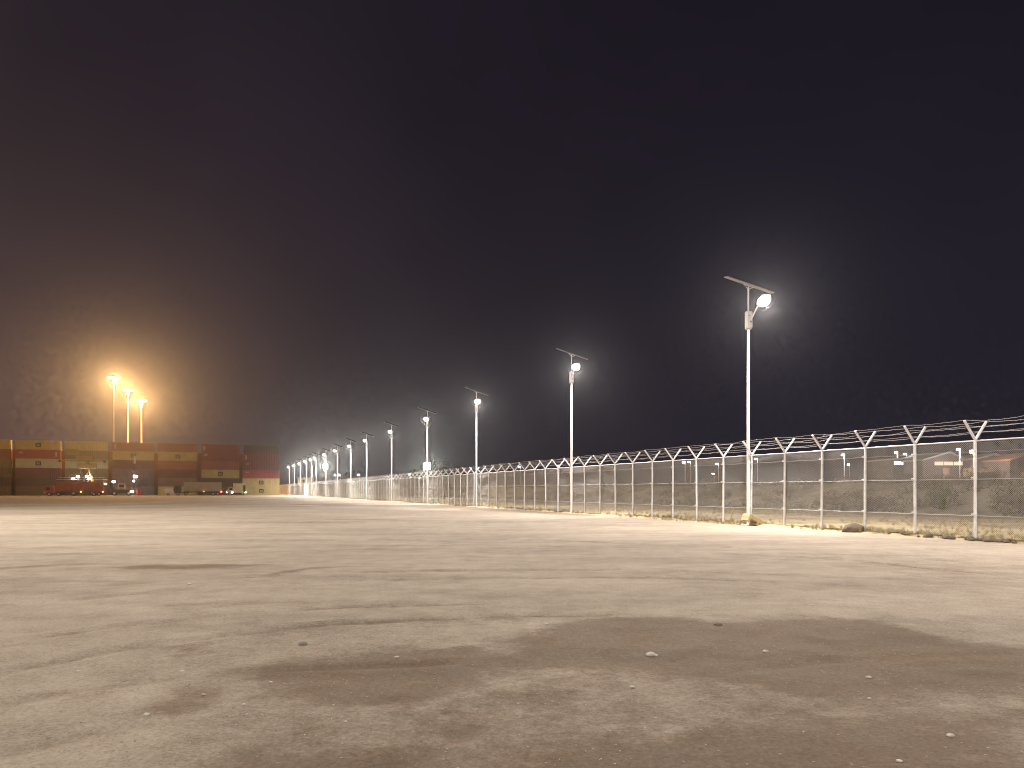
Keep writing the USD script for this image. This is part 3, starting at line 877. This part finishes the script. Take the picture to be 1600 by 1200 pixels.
lorry('container_lorry', 'red lorry with a red container and glowing marker lights, left of the other machines', 'lorry', ground_spot(126, 219), rz, red_paint, 'container', cmat['red'], -1, 12.19)
lorry('trailer_lorry', 'lorry with a long pale container trailer and red tail lights, before the sixth stack', 'lorry', ground_spot(317, 232), rz, dark_metal, 'container', pale_box, -1, 11.0)

# small cream box lorry nose-left
bl = thing('box_lorry', 'small cream box lorry with headlights on, right of the pale trailer', 'lorry', ground_spot(370, 236), rz)
mesh('chassis', Build().box((0, 0, 0.75), (6.2, 0.9, 0.22)), dark_metal, bl)
mesh('cargo_box', Build().box((0.9, 0, 2.35), (3.9, 2.4, 3.0), None, 0.06), cream_paint, bl)
cb = mesh('cab', Build().prism([(-3.0, 0.6), (-1.1, 0.6), (-1.1, 2.7), (-2.2, 2.7), (-2.75, 1.7), (-3.0, 1.5)], 1, -1.05, 1.05), pale_box, bl)
mesh('side_window', Build().box((-1.85, -1.06, 2.0), (0.8, 0.04, 0.6)), window_dark, cb)
mesh('door', Build().box((2.2, -1.215, 2.2), (0.7, 0.04, 2.1)), dark_metal, bl)
for x in (-2.1, 1.6):
    for y in (-0.95, 0.95):
        wheel(bl, (x, y, 0.48), 0.48)
light(bl, 'headlight', (-3.0, -0.85, 1.0), HEAD, (0.14, 0.4, 0.28))
light(bl, 'headlight', (-3.0, 0.85, 1.0), HEAD, (0.14, 0.4, 0.28))
light(bl, 'marker_light', (-1.4, -1.12, 0.95), HEAD, (0.4, 0.1, 0.25))
light(bl, 'marker_light', (2.6, -1.26, 0.95), HEAD, (0.35, 0.1, 0.22))

# white van
vn = thing('white_van', 'small white van parked before the fifth stack', 'van', ground_spot(271, 236), rz)
o = [(-2.4, 0.35), (2.3, 0.35), (2.45, 0.9), (1.75, 1.25), (1.2, 2.15), (-2.3, 2.2), (-2.4, 1.9)]
vb = mesh('body', Build().prism(o, 1, -0.95, 0.95), white_body, vn)
mesh('window', Build().box((0.95, -0.96, 1.6), (0.8, 0.03, 0.5)), window_dark, vb)
for x in (-1.5, 1.5):
    for y in (-0.85, 0.85):
        wheel(vn, (x, y, 0.36), 0.36, 0.24)

# reach stacker behind the red lorry, its boom and spreader up before the third stack
rs = thing('reach_stacker', 'olive reach stacker with raised boom and white work lights, behind the red lorry', 'reach stacker', ground_spot(131, 224), rz)
mesh('chassis', Build().box((0, 0, 1.5), (7.2, 3.0, 1.3), None, 0.15).box((3.0, 0, 2.3), (1.8, 2.9, 1.0), None, 0.1), olive_paint, rs)
cab = mesh('cab', Build().prism([(-0.9, 2.1), (1.0, 2.1), (1.0, 4.0), (-0.6, 4.0), (-0.9, 3.2)], 1, -0.8, 0.8), olive_paint, rs)
mesh('window', Build().box((0.1, -0.81, 3.25), (1.3, 0.03, 0.9)), window_dark, cab)
lb = mesh('light_bar', Build().box((-0.3, -0.9, 4.9), (13.5, 0.12, 0.10)).box((-0.3, -0.9, 5.45), (12.0, 0.10, 0.08)).bar((-1.2, -0.8, 4.0), (-1.2, -0.9, 5.5), 0.06, n=6).bar((1.2, -0.8, 4.0), (1.2, -0.9, 5.5), 0.06, n=6), white_paint, rs)
for x, z in ((-2.6, 5.05), (-1.5, 5.85), (0.9, 5.85), (1.6, 5.05)):
    mesh('work_light', Build().box((x, -1.05, z), (0.75, 0.14, 0.5), None, 0.03), WORK, lb)
mesh('boom', Build().bar((2.6, 0.2, 3.2), (0.6, 0.0, 11.6), 0.45, 0.38, n=6).bar((0.6, 0.0, 11.2), (0.2, -0.1, 12.6), 0.5, 0.4, n=6), olive_paint, rs)
mesh('lift_cylinder', Build().bar((-0.8, 0.3, 2.4), (1.3, 0.1, 8.0), 0.16, n=8), dark_metal, rs)
sp = mesh('spreader', Build().box((-0.4, 0, 10.6), (12.0, 0.9, 0.5)).box((0.3, 0, 11.5), (4.4, 1.6, 1.3), None, 0.1).box((-3.2, 0, 13.2), (3.6, 1.2, 1.6), None, 0.1).box((0.8, 0, 9.0), (5.2, 1.0, 1.5), None, 0.1), olive_paint, rs)
for sx in (-1, 1):
    mesh('corner_arm', Build().box((-0.4 + sx * 5.9, 0, 10.45), (0.35, 2.3, 0.7)), dark_metal, sp)
for x in (-2.6, 2.6):
    for y in (-1.35, 1.35):
        wheel(rs, (x, y, 0.85), 0.85, 0.6)

# empty-container handler with its mast and work light
eh = thing('container_handler', 'forklift-like container handler with tall pale mast and bright white work light', 'forklift', ground_spot(193, 228), rz)
mesh('chassis', Build().box((-0.6, 0, 1.3), (5.6, 2.6, 1.1), None, 0.12).box((-3.0, 0, 1.7), (1.6, 2.5, 1.5), None, 0.15), dark_metal, eh)
cab = mesh('cab', Build().prism([(-1.6, 1.9), (0.7, 1.9), (0.5, 3.7), (-1.4, 3.7)], 1, -0.8, 0.8), grey_box, eh)
mesh('window', Build().box((-0.5, -0.81, 3.0), (1.4, 0.03, 0.9)), window_dark, cab)
ms = mesh('mast', Build().box((2.9, -0.7, 5.4), (0.3, 0.28, 9.6)).box((2.9, 0.7, 5.4), (0.3, 0.28, 9.6)).box((2.9, 0, 10.0), (0.28, 1.1, 0.3)).box((2.9, 0, 2.0), (0.28, 1.1, 0.3)), dark_metal, eh)
mesh('mast_top', Build().box((3.15, -0.75, 11.0), (0.55, 0.5, 2.3), None, 0.05), white_paint, ms)
mesh('brace', Build().bar((0.4, -0.9, 3.4), (2.7, -0.9, 1.4), 0.13, n=6).bar((-0.9, -1.2, 2.3), (1.3, -1.2, 0.9), 0.12, n=6), red_paint, eh)
mesh('work_light', Build().box((3.3, -1.0, 5.9), (1.0, 0.2, 0.9), None, 0.05), WORK, eh)
mesh('work_light', Build().box((2.9, -1.0, 4.45), (0.5, 0.16, 0.35), None, 0.03), WORK, eh)
light(eh, 'headlight', (-5.0 + 0.2, -1.35, 3.6), HEAD, (0.85, 0.14, 0.42))
light(eh, 'headlight', (-2.6, -1.35, 4.3), HEAD, (0.85, 0.14, 0.42))
mesh('light_post', Build().bar((-3.6, -1.25, 2.2), (-4.8, -1.3, 3.6), 0.06, n=6).bar((-3.0, -1.25, 2.2), (-2.6, -1.3, 4.3), 0.06, n=6), dark_metal, eh)
light(eh, 'headlight', (2.4, -1.4, 1.25), HEAD, (0.95, 0.14, 0.38))
for x in (-2.4, 1.5):
    for y in (-1.1, 1.1):
        wheel(eh, (x, y, 0.7), 0.7, 0.45)
mesh('drum', Build().bar((4.3, -0.5, 0.05), (4.3, -0.5, 1.9), 0.8, n=14), red_paint, eh, smooth=40)

# ------------------------------------------------------------------ beyond the fence
wall_dark = paint('far_wall', (0.17, 0.155, 0.145), 0.8, 0, 0.15, 0.8)
wall_tan = paint('tan_wall', (0.46, 0.34, 0.24), 0.8, 0, 0.12, 0.8)
roof_metal = paint('metal_roof', (0.42, 0.41, 0.41), 0.5, 0.1, 0.12, 1.0)
roof_red = paint('reddish_roof', (0.42, 0.24, 0.20), 0.7, 0, 0.15, 1.0)


def gable_house(name, label, px0, px1, ridge_px, ridge_py, eave_py, d, wall, roof, depth=9.0):
    x0, x1, xr = [(p - 800) * d / FPX for p in (px0, px1, ridge_px)]
    zr, ze = EYE + (HORIZON - ridge_py) * d / FPX, EYE + (HORIZON - eave_py) * d / FPX
    r = thing(name, label, 'building', (xr, d, 0.9))
    a, b, zr, ze = x0 - xr, x1 - xr, zr - 0.9, ze - 0.9
    mesh('wall', Build().prism([(a + 0.4, 0), (b - 0.4, 0), (b - 0.4, ze - 0.08), (0, zr - 0.16), (a + 0.4, ze - 0.08)], 1, 0.0, depth), wall, r)
    mesh('roof', Build().prism([(a, ze - 0.12), (0, zr - 0.12), (b, ze - 0.12), (b, ze + 0.10), (0, zr + 0.12), (a, ze + 0.10)], 1, -0.7, depth + 0.5), roof, r)
    return r, lambda px, py: ((px - 800) * d / FPX - xr, EYE + (HORIZON - py) * d / FPX - 0.9)


def window_row(r, tr, px0, px1, py0, py1, n, mat, y=-0.06, gapf=0.08):
    xa, za = tr(px0, py1)
    xb, zb = tr(px1, py0)
    w = (xb - xa) / n
    for k in range(n):
        f = mesh('window', Build().box((xa + (k + 0.5) * w, y, (za + zb) / 2), (w, 0.08, zb - za + 0.12)), wall_dark, r)
        mesh('pane', Build().box((xa + (k + 0.5) * w, y - 0.05, (za + zb) / 2), (w * (1 - gapf), 0.03, zb - za)), mat, f)


h1, tr1 = gable_house('warehouse', 'dark gabled building with a strip of lit windows, left of the orange lamp', 1438, 1507, 1481, 706.5, 719, 118, wall_dark, roof_metal)
window_row(h1, tr1, 1459, 1504, 721.5, 727, 3, WINDOW_WARM)
mesh('wall_panel', Build().box((tr1(1478, 742)[0], -0.05, tr1(1478, 742)[1]), (1.0, 0.10, 2.2)), wall_tan, h1)
h2, tr2 = gable_house('low_building', 'low flat dark building with bright white windows, left of the gabled warehouse', 1392, 1449, 1420, 716, 717.5, 124, wall_dark, roof_metal)
window_row(h2, tr2, 1396, 1440, 720.5, 726.5, 4, WINDOW_WHITE, gapf=0.06)
h3, tr3 = gable_house('tan_house', 'gabled house with a warm lit tan wall right of the orange lamp', 1522, 1572, 1552, 709.5, 717, 116, wall_dark, roof_metal)
xa, za = tr3(1504, 753)
xb, zb = tr3(1553, 732)
mesh('annex', Build().box(((xa + xb) / 2, -1.0, (za + zb) / 2), (xb - xa, 1.9, zb - za), None, 0.02), wall_tan, h3)
h4, tr4 = gable_house('pavilion', 'reddish roofed open shelter with posts at the right picture edge', 1574, 1640, 1606, 708.5, 719, 110, wall_dark, roof_red, 6.0)
for px in (1594, 1618):
    x, z = tr4(px, 735)
    mesh('post', Build().box((x, -0.45, 1.7), (0.3, 0.3, 3.4)), wall_tan, h4)


def far_lamp(px, py, d, mat, label, group, size=0.5, power=0.0):
    p = at(px, py, d)
    r = thing('far_lamp', label, 'lamp', (p[0], p[1], 0.0), 0.0, group)
    z = p[2]
    mesh('pole', Build().bar((0.35, 0.15, 0.6), (0.35, 0.15, z + 0.15), 0.09, 0.06, n=8).bar((0.35, 0.15, z + 0.1), (0, 0, z + 0.18), 0.04, n=6), white_paint, r, smooth=40)
    hd = mesh('lamp_head', Build().box((0, 0.05, z + 0.20 * size + 0.05), (1.2 * size, 1.0 * size, 0.2 * size), None, 0.02), dark_metal, r)
    mesh('lens', Build().box((0, 0, z - 0.12 * size), (0.9 * size, 0.7 * size, 0.6 * size), None, 0.08 * size), mat, hd)
    if power:
        bulb(r, (0, -0.45, z - 0.3), 0.15, power, (1.0, 0.55, 0.32) if mat is FAR_WARM else (0.92, 0.94, 1.0))
    return r


FARS = [(1068, 722, 135, 'first of two close lamps behind the fence, left one'), (1076.5, 721.5, 140, 'second of two close lamps behind the fence, right one'),
        (1120, 724.5, 128, 'lamp behind the fence, left of the nearest street lamp'), (1114, 740, 190, 'low dim lamp behind the fence under a brighter one'),
        (1181, 717, 125, 'lamp behind the fence just right of the nearest street lamp'), (1316.5, 710.5, 118, 'bright lamp behind the fence between the fourth and fifth posts from the right'),
        (1325.5, 725.5, 170, 'lower lamp behind the fence just under a brighter one'), (1400, 706.5, 128, 'left one of two lamps above the bright white windows'),
        (1414, 709, 130, 'right one of two lamps above the bright white windows'), (1497, 702, 113, 'bright lamp above the warm lit windows of the warehouse'),
        (811, 729, 205, 'bluish lamp behind the fence left of the second street lamp'), (640, 741, 260, 'small far lamp behind the fence left of the white floodlight'),
        (560, 741.5, 290, 'small far lamp beside the sixth fence lamp pole'), (523.5, 742, 300, 'left one of two small far lamps by the eighth fence lamp'),
        (530, 742, 300, 'right one of two small far lamps by the eighth fence lamp'), (872, 728, 190, 'far lamp behind the fence just left of the second street lamp pole')]
for px, py, d, label in FARS:
    far_lamp(px, py, d, FAR_LED, label, 'far lamps beyond the fence', 0.34 + 0.0008 * d, 55.0 if px in (1400, 1497, 1316.5) else 0.0)
far_lamp(1519, 705, 108, FAR_WARM, 'orange lamp beyond the fence beside the last post on the right', 'far lamps beyond the fence', 0.62, 170.0)
far_lamp(1555, 727, 114, FAR_LED, 'tiny white lamp on the front of the gabled tan house', 'far lamps beyond the fence', 0.26)
for px, which in ((1367, 'left'), (1378, 'middle'), (1393, 'right')):
    far_lamp(px, 744, 150, FAR_WARM, f'tiny warm lamp low behind the fence, {which} one of a short row of three', 'short row of warm lamps', 0.2)


def floodlight(px, py, d, label, aim, power):
    p = at(px, py, d)
    r = thing('floodlight', label, 'floodlight', (p[0], p[1], 0.0), aim)
    z = p[2]
    mesh('pole', Build().bar((0, 0.5, 0.4), (0, 0.5, z + 0.3), 0.12, 0.08, n=8), white_paint, r, smooth=40)
    for sx in (-0.37, 0.37):
        for sz in (-0.35, 0.35):
            hd = mesh('lamp_head', Build().bar((sx, 0.15, z + sz), (sx, 0.5, z + sz), 0.38, 0.24, n=16), dark_metal, r)
            mesh('lens', Build().bar((sx, 0.02, z + sz), (sx, 0.14, z + sz), 0.26, 0.35, n=16), FLOOD, hd)
    downlight(r, (0, -0.05, z), 0.4, power, C_FLOOD, -90)


floodlight(667.5, 728, 150, 'glaring white floodlight behind the fence at the fourth lamp pole', 0.0, I_FLOOD)
floodlight(508, 728.5, 230, 'glaring yellowish white floodlight above the far end of the fence', 0.0, I_FLOOD * 1.6)

bt = thing('white_booth', 'small white hut with a dark door seen through the far end of the fence', 'hut', (*at(476, HORIZON, 285)[:2], 0.0))
mesh('wall', Build().box((0, 1.5, 4.6), (5.4, 3.0, 3.6)).box((0, 1.5, 1.4), (5.4, 3.0, 2.8)), white_body, bt)
mesh('roof', Build().box((0, 1.5, 6.5), (6.2, 3.8, 0.2)), roof_metal, bt)
mesh('door', Build().box((-0.4, -0.03, 4.3), (0.9, 0.06, 2.9)), dark_metal, bt)


# vegetation
def leaf_cloud(center, radii, n, size, seed, up_bias=0.0):
    """Many small leaf faces spread unevenly through a volume."""
    g_ = np.random.default_rng(seed)
    p = g_.normal(0, 1, (n * 3, 3))
    p = p / np.linalg.norm(p, axis=1, keepdims=True) * (g_.random((n * 3, 1)) ** 0.45)
    keep = meshkit.fbm(p * 2.6 + seed * 3.1, 2, seed) > 0.44
    p = p[keep][:n] * radii + center
    n = len(p)
    d = g_.normal(0, 1, (n, 3))
    d[:, 2] += up_bias
    d /= np.linalg.norm(d, axis=1, keepdims=True)
    s = np.cross(d, g_.normal(0, 1, (n, 3)))
    s /= np.linalg.norm(s, axis=1, keepdims=True)
    L = size * (0.6 + 0.8 * g_.random((n, 1)))
    v = np.stack([p - d * L, p + s * L * 0.38, p + d * L, p - s * L * 0.38], 1).reshape(-1, 3)
    i = np.arange(n) * 4
    return v, np.stack([i, i + 1, i + 2, i + 3], 1)


def shrub(loc, radii, n, size, mat, label, seed, group=None, kind='shrub'):
    r = thing(kind, label, 'shrub' if kind == 'shrub' else 'tree', loc, 0.0, group)
    st = Build()
    g_ = np.random.default_rng(seed)
    h = radii[2]
    if kind == 'shrub':
        for k in range(7):
            a = g_.random() * 6.28
            st.bar((0, 0, -0.1), (radii[0] * 0.6 * math.cos(a), radii[1] * 0.6 * math.sin(a), h * (0.9 + 0.6 * g_.random())), 0.02, 0.008, n=4)
        mesh('stems', st, bark, r)
        b = Build().add(*leaf_cloud((0, 0, h * 0.95), radii, n, size, seed, 0.8))
        mesh('foliage', b, mat, r)
    else:
        st.bar((0, 0, -0.2), (0.1, 0, h * 1.1), 0.16, 0.10, n=8)
        for k in range(6):
            a = g_.random() * 6.28
            st.bar((0.05, 0, h * (0.7 + 0.08 * k)), (radii[0] * 0.7 * math.cos(a), radii[1] * 0.7 * math.sin(a), h * (1.3 + 0.5 * g_.random())), 0.06, 0.02, n=5)
        mesh('trunk', st, bark, r)
        b = Build()
        for k in range(7):
            c = g_.normal(0, 0.45, 3) * radii
            b.add(*leaf_cloud(np.array([0, 0, h * 1.7]) + c, np.array(radii) * (0.45 + 0.25 * g_.random()), n // 7, size, seed * 9 + k))
        mesh('crown', b, mat, r)
    return r


def bank_spot(px, d):
    x = (px - 800) * d / FPX
    v = np.array([x - X0, d])
    t, s = v @ FDIR, v @ FOUT
    h = float((bank_height if s > 16 else verge_height)(np.array([t]), np.array([s]))[0])
    return (x, d, h)


shrub(bank_spot(1472, 50), (1.0, 0.9, 0.95), 900, 0.10, green_leaf, 'tall bright green weedy shrub on the bank between the last two fence posts', 3)
shrub(bank_spot(1592, 44), (1.9, 1.4, 0.85), 1600, 0.09, brown_leaf, 'dark brown scrub mound on the bank at the right picture edge', 4)
shrub(bank_spot(1366, 54), (1.7, 1.2, 0.55), 900, 0.09, brown_leaf, 'low brown shrub on the bank left of the third post from the right', 5)
shrub(bank_spot(1535, 56), (2.0, 1.2, 0.6), 1000, 0.09, scrub_leaf, 'dusty low shrub on the bank right of the last post', 6)
shrub(bank_spot(1300, 56), (1.6, 1.2, 0.6), 900, 0.09, scrub_leaf, 'dusty shrub on the bank behind the fourth post from the right', 8)
for px, d, h, lab in ((684, 210, 3.6, 'dark tree right of the white floodlight behind the fence'), (700, 215, 3.4, 'rounder dark tree second to the right of the floodlight'), (716, 212, 2.9, 'low dark tree third to the right of the floodlight'),
                      (652, 230, 2.8, 'low dark tree left of the white floodlight behind the fence'), (545, 260, 3.0, 'dark tree far behind the fence by the seventh lamp')):
    x = (px - 800) * d / FPX
    shrub((x, d, 0.8), (2.6, 2.2, h), 1400, 0.22, tree_leaf, lab, int(px), 'dark trees beyond the fence', 'tree')

# scrub and grass that nobody could count
holder = UsdGeom.Xform.Define(stage, '/World/Looks/sources')


def scatter(name, protos, places, scales, mats, kind='stuff'):
    pi = UsdGeom.PointInstancer.Define(stage, free('/World', name))
    paths = []
    for k, (b, m) in enumerate(zip(protos, mats)):
        paths.append(mesh('clump', b, m, str(pi.GetPath()) + '/sources').GetPath())
    UsdGeom.Scope.Define(stage, str(pi.GetPath()) + '/sources')
    pi.CreatePrototypesRel().SetTargets(paths)
    n = len(places)
    g_ = np.random.default_rng(n)
    pi.CreateProtoIndicesAttr(Vt.IntArray.FromNumpy(g_.integers(0, len(protos), n).astype(np.int32)))
    pi.CreatePositionsAttr(Vt.Vec3fArray.FromNumpy(np.asarray(places, np.float32)))
    a = g_.random(n) * 2 * math.pi
    pi.CreateOrientationsAttr([Gf.Quath(float(math.cos(x / 2)), 0, 0, float(math.sin(x / 2))) for x in a])
    s = np.asarray(scales, np.float32)
    pi.CreateScalesAttr(Vt.Vec3fArray.FromNumpy(np.stack([s, s, s], 1)))
    return tag(pi.GetPrim(), kind=kind)


def tuft(n, height, spread, seed):
    g_ = np.random.default_rng(seed)
    b = Build()
    for k in range(n):
        a, r0 = g_.random() * 6.28, spread * g_.random() * 0.4
        base = np.array([math.cos(a) * r0, math.sin(a) * r0, -0.01])
        h = height * (0.5 + g_.random() * 0.7)
        lean = np.array([math.cos(a), math.sin(a), 0]) * spread * (0.3 + g_.random())
        w = np.array([-math.sin(a), math.cos(a), 0]) * 0.005
        mid, tip = base + lean * 0.4 + up * h * 0.65, base + lean + up * h
        b.add([base - w, base + w, mid + w * 0.7, mid - w * 0.7, tip], [[0, 1, 2], [0, 2, 3], [3, 2, 4]])
    return b


gt = rng.random(9500)
tt = 14 + 150 * gt ** 1.7
ss = np.where(rng.random(9500) < 0.35, rng.random(9500) * 1.6 - 0.45, rng.random(9500) * 15)
thin = meshkit.fbm(np.stack([tt * 0.22, ss * 0.3, 0 * tt], -1), 3, 31) > 0.46
tt, ss = tt[thin], ss[thin]
xy = np.array([X0, 0.0]) + tt[:, None] * FDIR + ss[:, None] * FOUT
tag(scatter('grass', [tuft(14, 0.13, 0.09, 1), tuft(18, 0.19, 0.12, 2), tuft(12, 0.08, 0.10, 3)],
            np.concatenate([xy, verge_height(tt, ss)[:, None]], 1), 0.5 + rng.random(len(tt)) * 0.8, [dry_blade] * 3), 'sparse dry yellow grass tufts along the foot of the fence', 'grass')

tt = 20 + 250 * rng.random(1500) ** 1.3
ss = 19.5 + 18 * rng.random(1500)
xy = np.array([X0, 0.0]) + tt[:, None] * FDIR + ss[:, None] * FOUT
clumps = [Build().add(*leaf_cloud((0, 0, 0.22), (0.65, 0.65, 0.30), 90, 0.075, 40 + k, 0.7)) for k in range(4)]
tag(scatter('scrub', clumps, np.concatenate([xy, bank_height(tt, ss)[:, None]], 1), 0.5 + rng.random(len(tt)) * 1.0, [scrub_leaf, brown_leaf, scrub_leaf, brown_leaf]), 'low dusty scrub covering the bank beyond the fence', 'scrub')


# ------------------------------------------------------------------ small things on the yard
def lump(seed, r, squash=0.6, n=2):
    m = trimesh.creation.icosphere(n, 1.0)
    v = np.array(m.vertices)
    v *= (0.75 + 0.5 * meshkit.fbm(v * 1.6 + seed * 7.7, 3, seed))[:, None]
    return v * [r, r * 0.85, r * squash], m.faces


# gravel lying on the near yard
n = 3600
d = 3.6 + 16 * rng.random(n) ** 1.6
gxp = (rng.random(n) * 2 - 1) * d * 0.75
clus = meshkit.fbm(np.stack([gxp * 0.7, d * 0.7, 0 * d], -1), 3, 55)
ok = clus > 0.50
gxp, d = gxp[ok], d[ok]
tag(scatter('gravel', [Build().add(*lump(k, 0.011, 0.6, 1)) for k in range(4)], np.stack([gxp, d, relief(gxp, d) + 0.003], 1), 0.2 + rng.random(len(d)) ** 4 * 0.55,
            [grey_stone, stone_mat, grit_stone, grit_stone]), 'fine gravel grit scattered over the near dirt', 'gravel')

PEBBLES = [(1017, 1022, 0.05, 'largest pale stone of the litter, in the dark damp patch'), (1024, 1023, 0.03, ''), (988, 1072, 0.028, ''), (1357, 1058, 0.03, ''), (854, 974, 0.03, ''), (1122, 976, 0.05, 'dark stone at the upper edge of the dark damp patch'),
           (473, 1006, 0.05, 'grey stone lying left of the damp patch in the pale dirt'), (229, 1115, 0.03, ''), (381, 1100, 0.02, ''), (620, 1026, 0.03, ''), (423, 1065, 0.022, ''), (318, 1084, 0.02, ''), (296, 914, 0.05, ''),
           (1485, 1151, 0.03, ''), (1405, 1190, 0.024, ''), (1358, 1092, 0.02, ''), (540, 1128, 0.018, ''), (285, 1048, 0.03, ''), (121, 1048, 0.025, ''), (1196, 1018, 0.04, '')]
for k, (px, py, r_, lab) in enumerate(PEBBLES):
    x, y = on_ground(px, py)
    z = float(relief(np.array([x]), np.array([y]))[0])
    m = mesh('stone', lump(k + 60, r_ * (0.8 if not lab else 1.0), 0.5), grey_stone if 'dark' in lab[:5] or 'grey' in lab[:5] else stone_mat, smooth=60, at_=(x, y, z + r_ * 0.2))
    tag(m, lab or 'tiny pale stone lying loose on the dirt yard', 'stone', None if lab else 'pale stones on the yard')

# soil clods along the foot of the fence at the right
for k in range(34):
    px = 1385 + 225 * rng.random() ** 0.8
    t = depth_at(px) * STEP
    s = -0.55 + 0.35 * rng.random()
    p = fence_xy(t, s)
    r_ = 0.05 + 0.08 * rng.random()
    m = mesh('soil_clod', lump(k + 200, r_, 0.7), soil_mat, at_=(p[0], p[1], max(float(verge_height(np.array([t]), np.array([s]))[0]), 0) + r_ * 0.3))
    tag(m, 'clod of dark soil in the ragged line along the fence foot at right', 'clod', 'soil clods along the fence foot')
t = depth_at(1343) * STEP
p = fence_xy(t, -0.30)
tag(mesh('soil_mound', lump(91, 0.42, 0.62, 3), soil_mat, smooth=50, at_=(p[0], p[1], 0.08)), 'small mound of dark soil left of the third post from the right', 'mound')

# broken timber block and two stakes by the nearest lamp
t = depth_at(1186) * STEP
p = fence_xy(t, -0.38)
tm = thing('broken_timber', 'weathered broken timber block tipped over beside the nearest lamp pole', 'timber', (p[0], p[1], 0.14), 0.25)
an = math.radians(27)
R = np.array([[math.cos(an), 0, math.sin(an)], [0, 1, 0], [-math.sin(an), 0, math.cos(an)]])
mesh('block', Build().box(R @ (0, 0, 0.16), (0.92, 0.62, 0.20), R, 0.015), wood_mat, tm)
mesh('end_board', Build().box(R @ (-0.40, -0.02, -0.02), (0.12, 0.6, 0.16), R, 0.01).box(R @ (0.10, 0.0, -0.02), (0.12, 0.6, 0.16), R, 0.01), wood_mat, tm)
p0, p1 = fence_xy(depth_at(1146) * STEP, -0.30), fence_xy(depth_at(1154) * STEP, -0.25)
tag(mesh('stake', Build().bar((*p0, -0.05), (*p1, 0.82), 0.03, 0.022, n=6), wood_mat), 'thin pale stake leaning to the right, left of the nearest lamp pole', 'stake')
p0 = fence_xy(depth_at(1142) * STEP, -0.4)
tag(mesh('stake', Build().bar((*p0, -0.05), (p0[0] + 0.02, p0[1], 0.27), 0.04, 0.035, n=6), wood_mat), 'short stub of a stake standing left of the leaning one', 'stake')
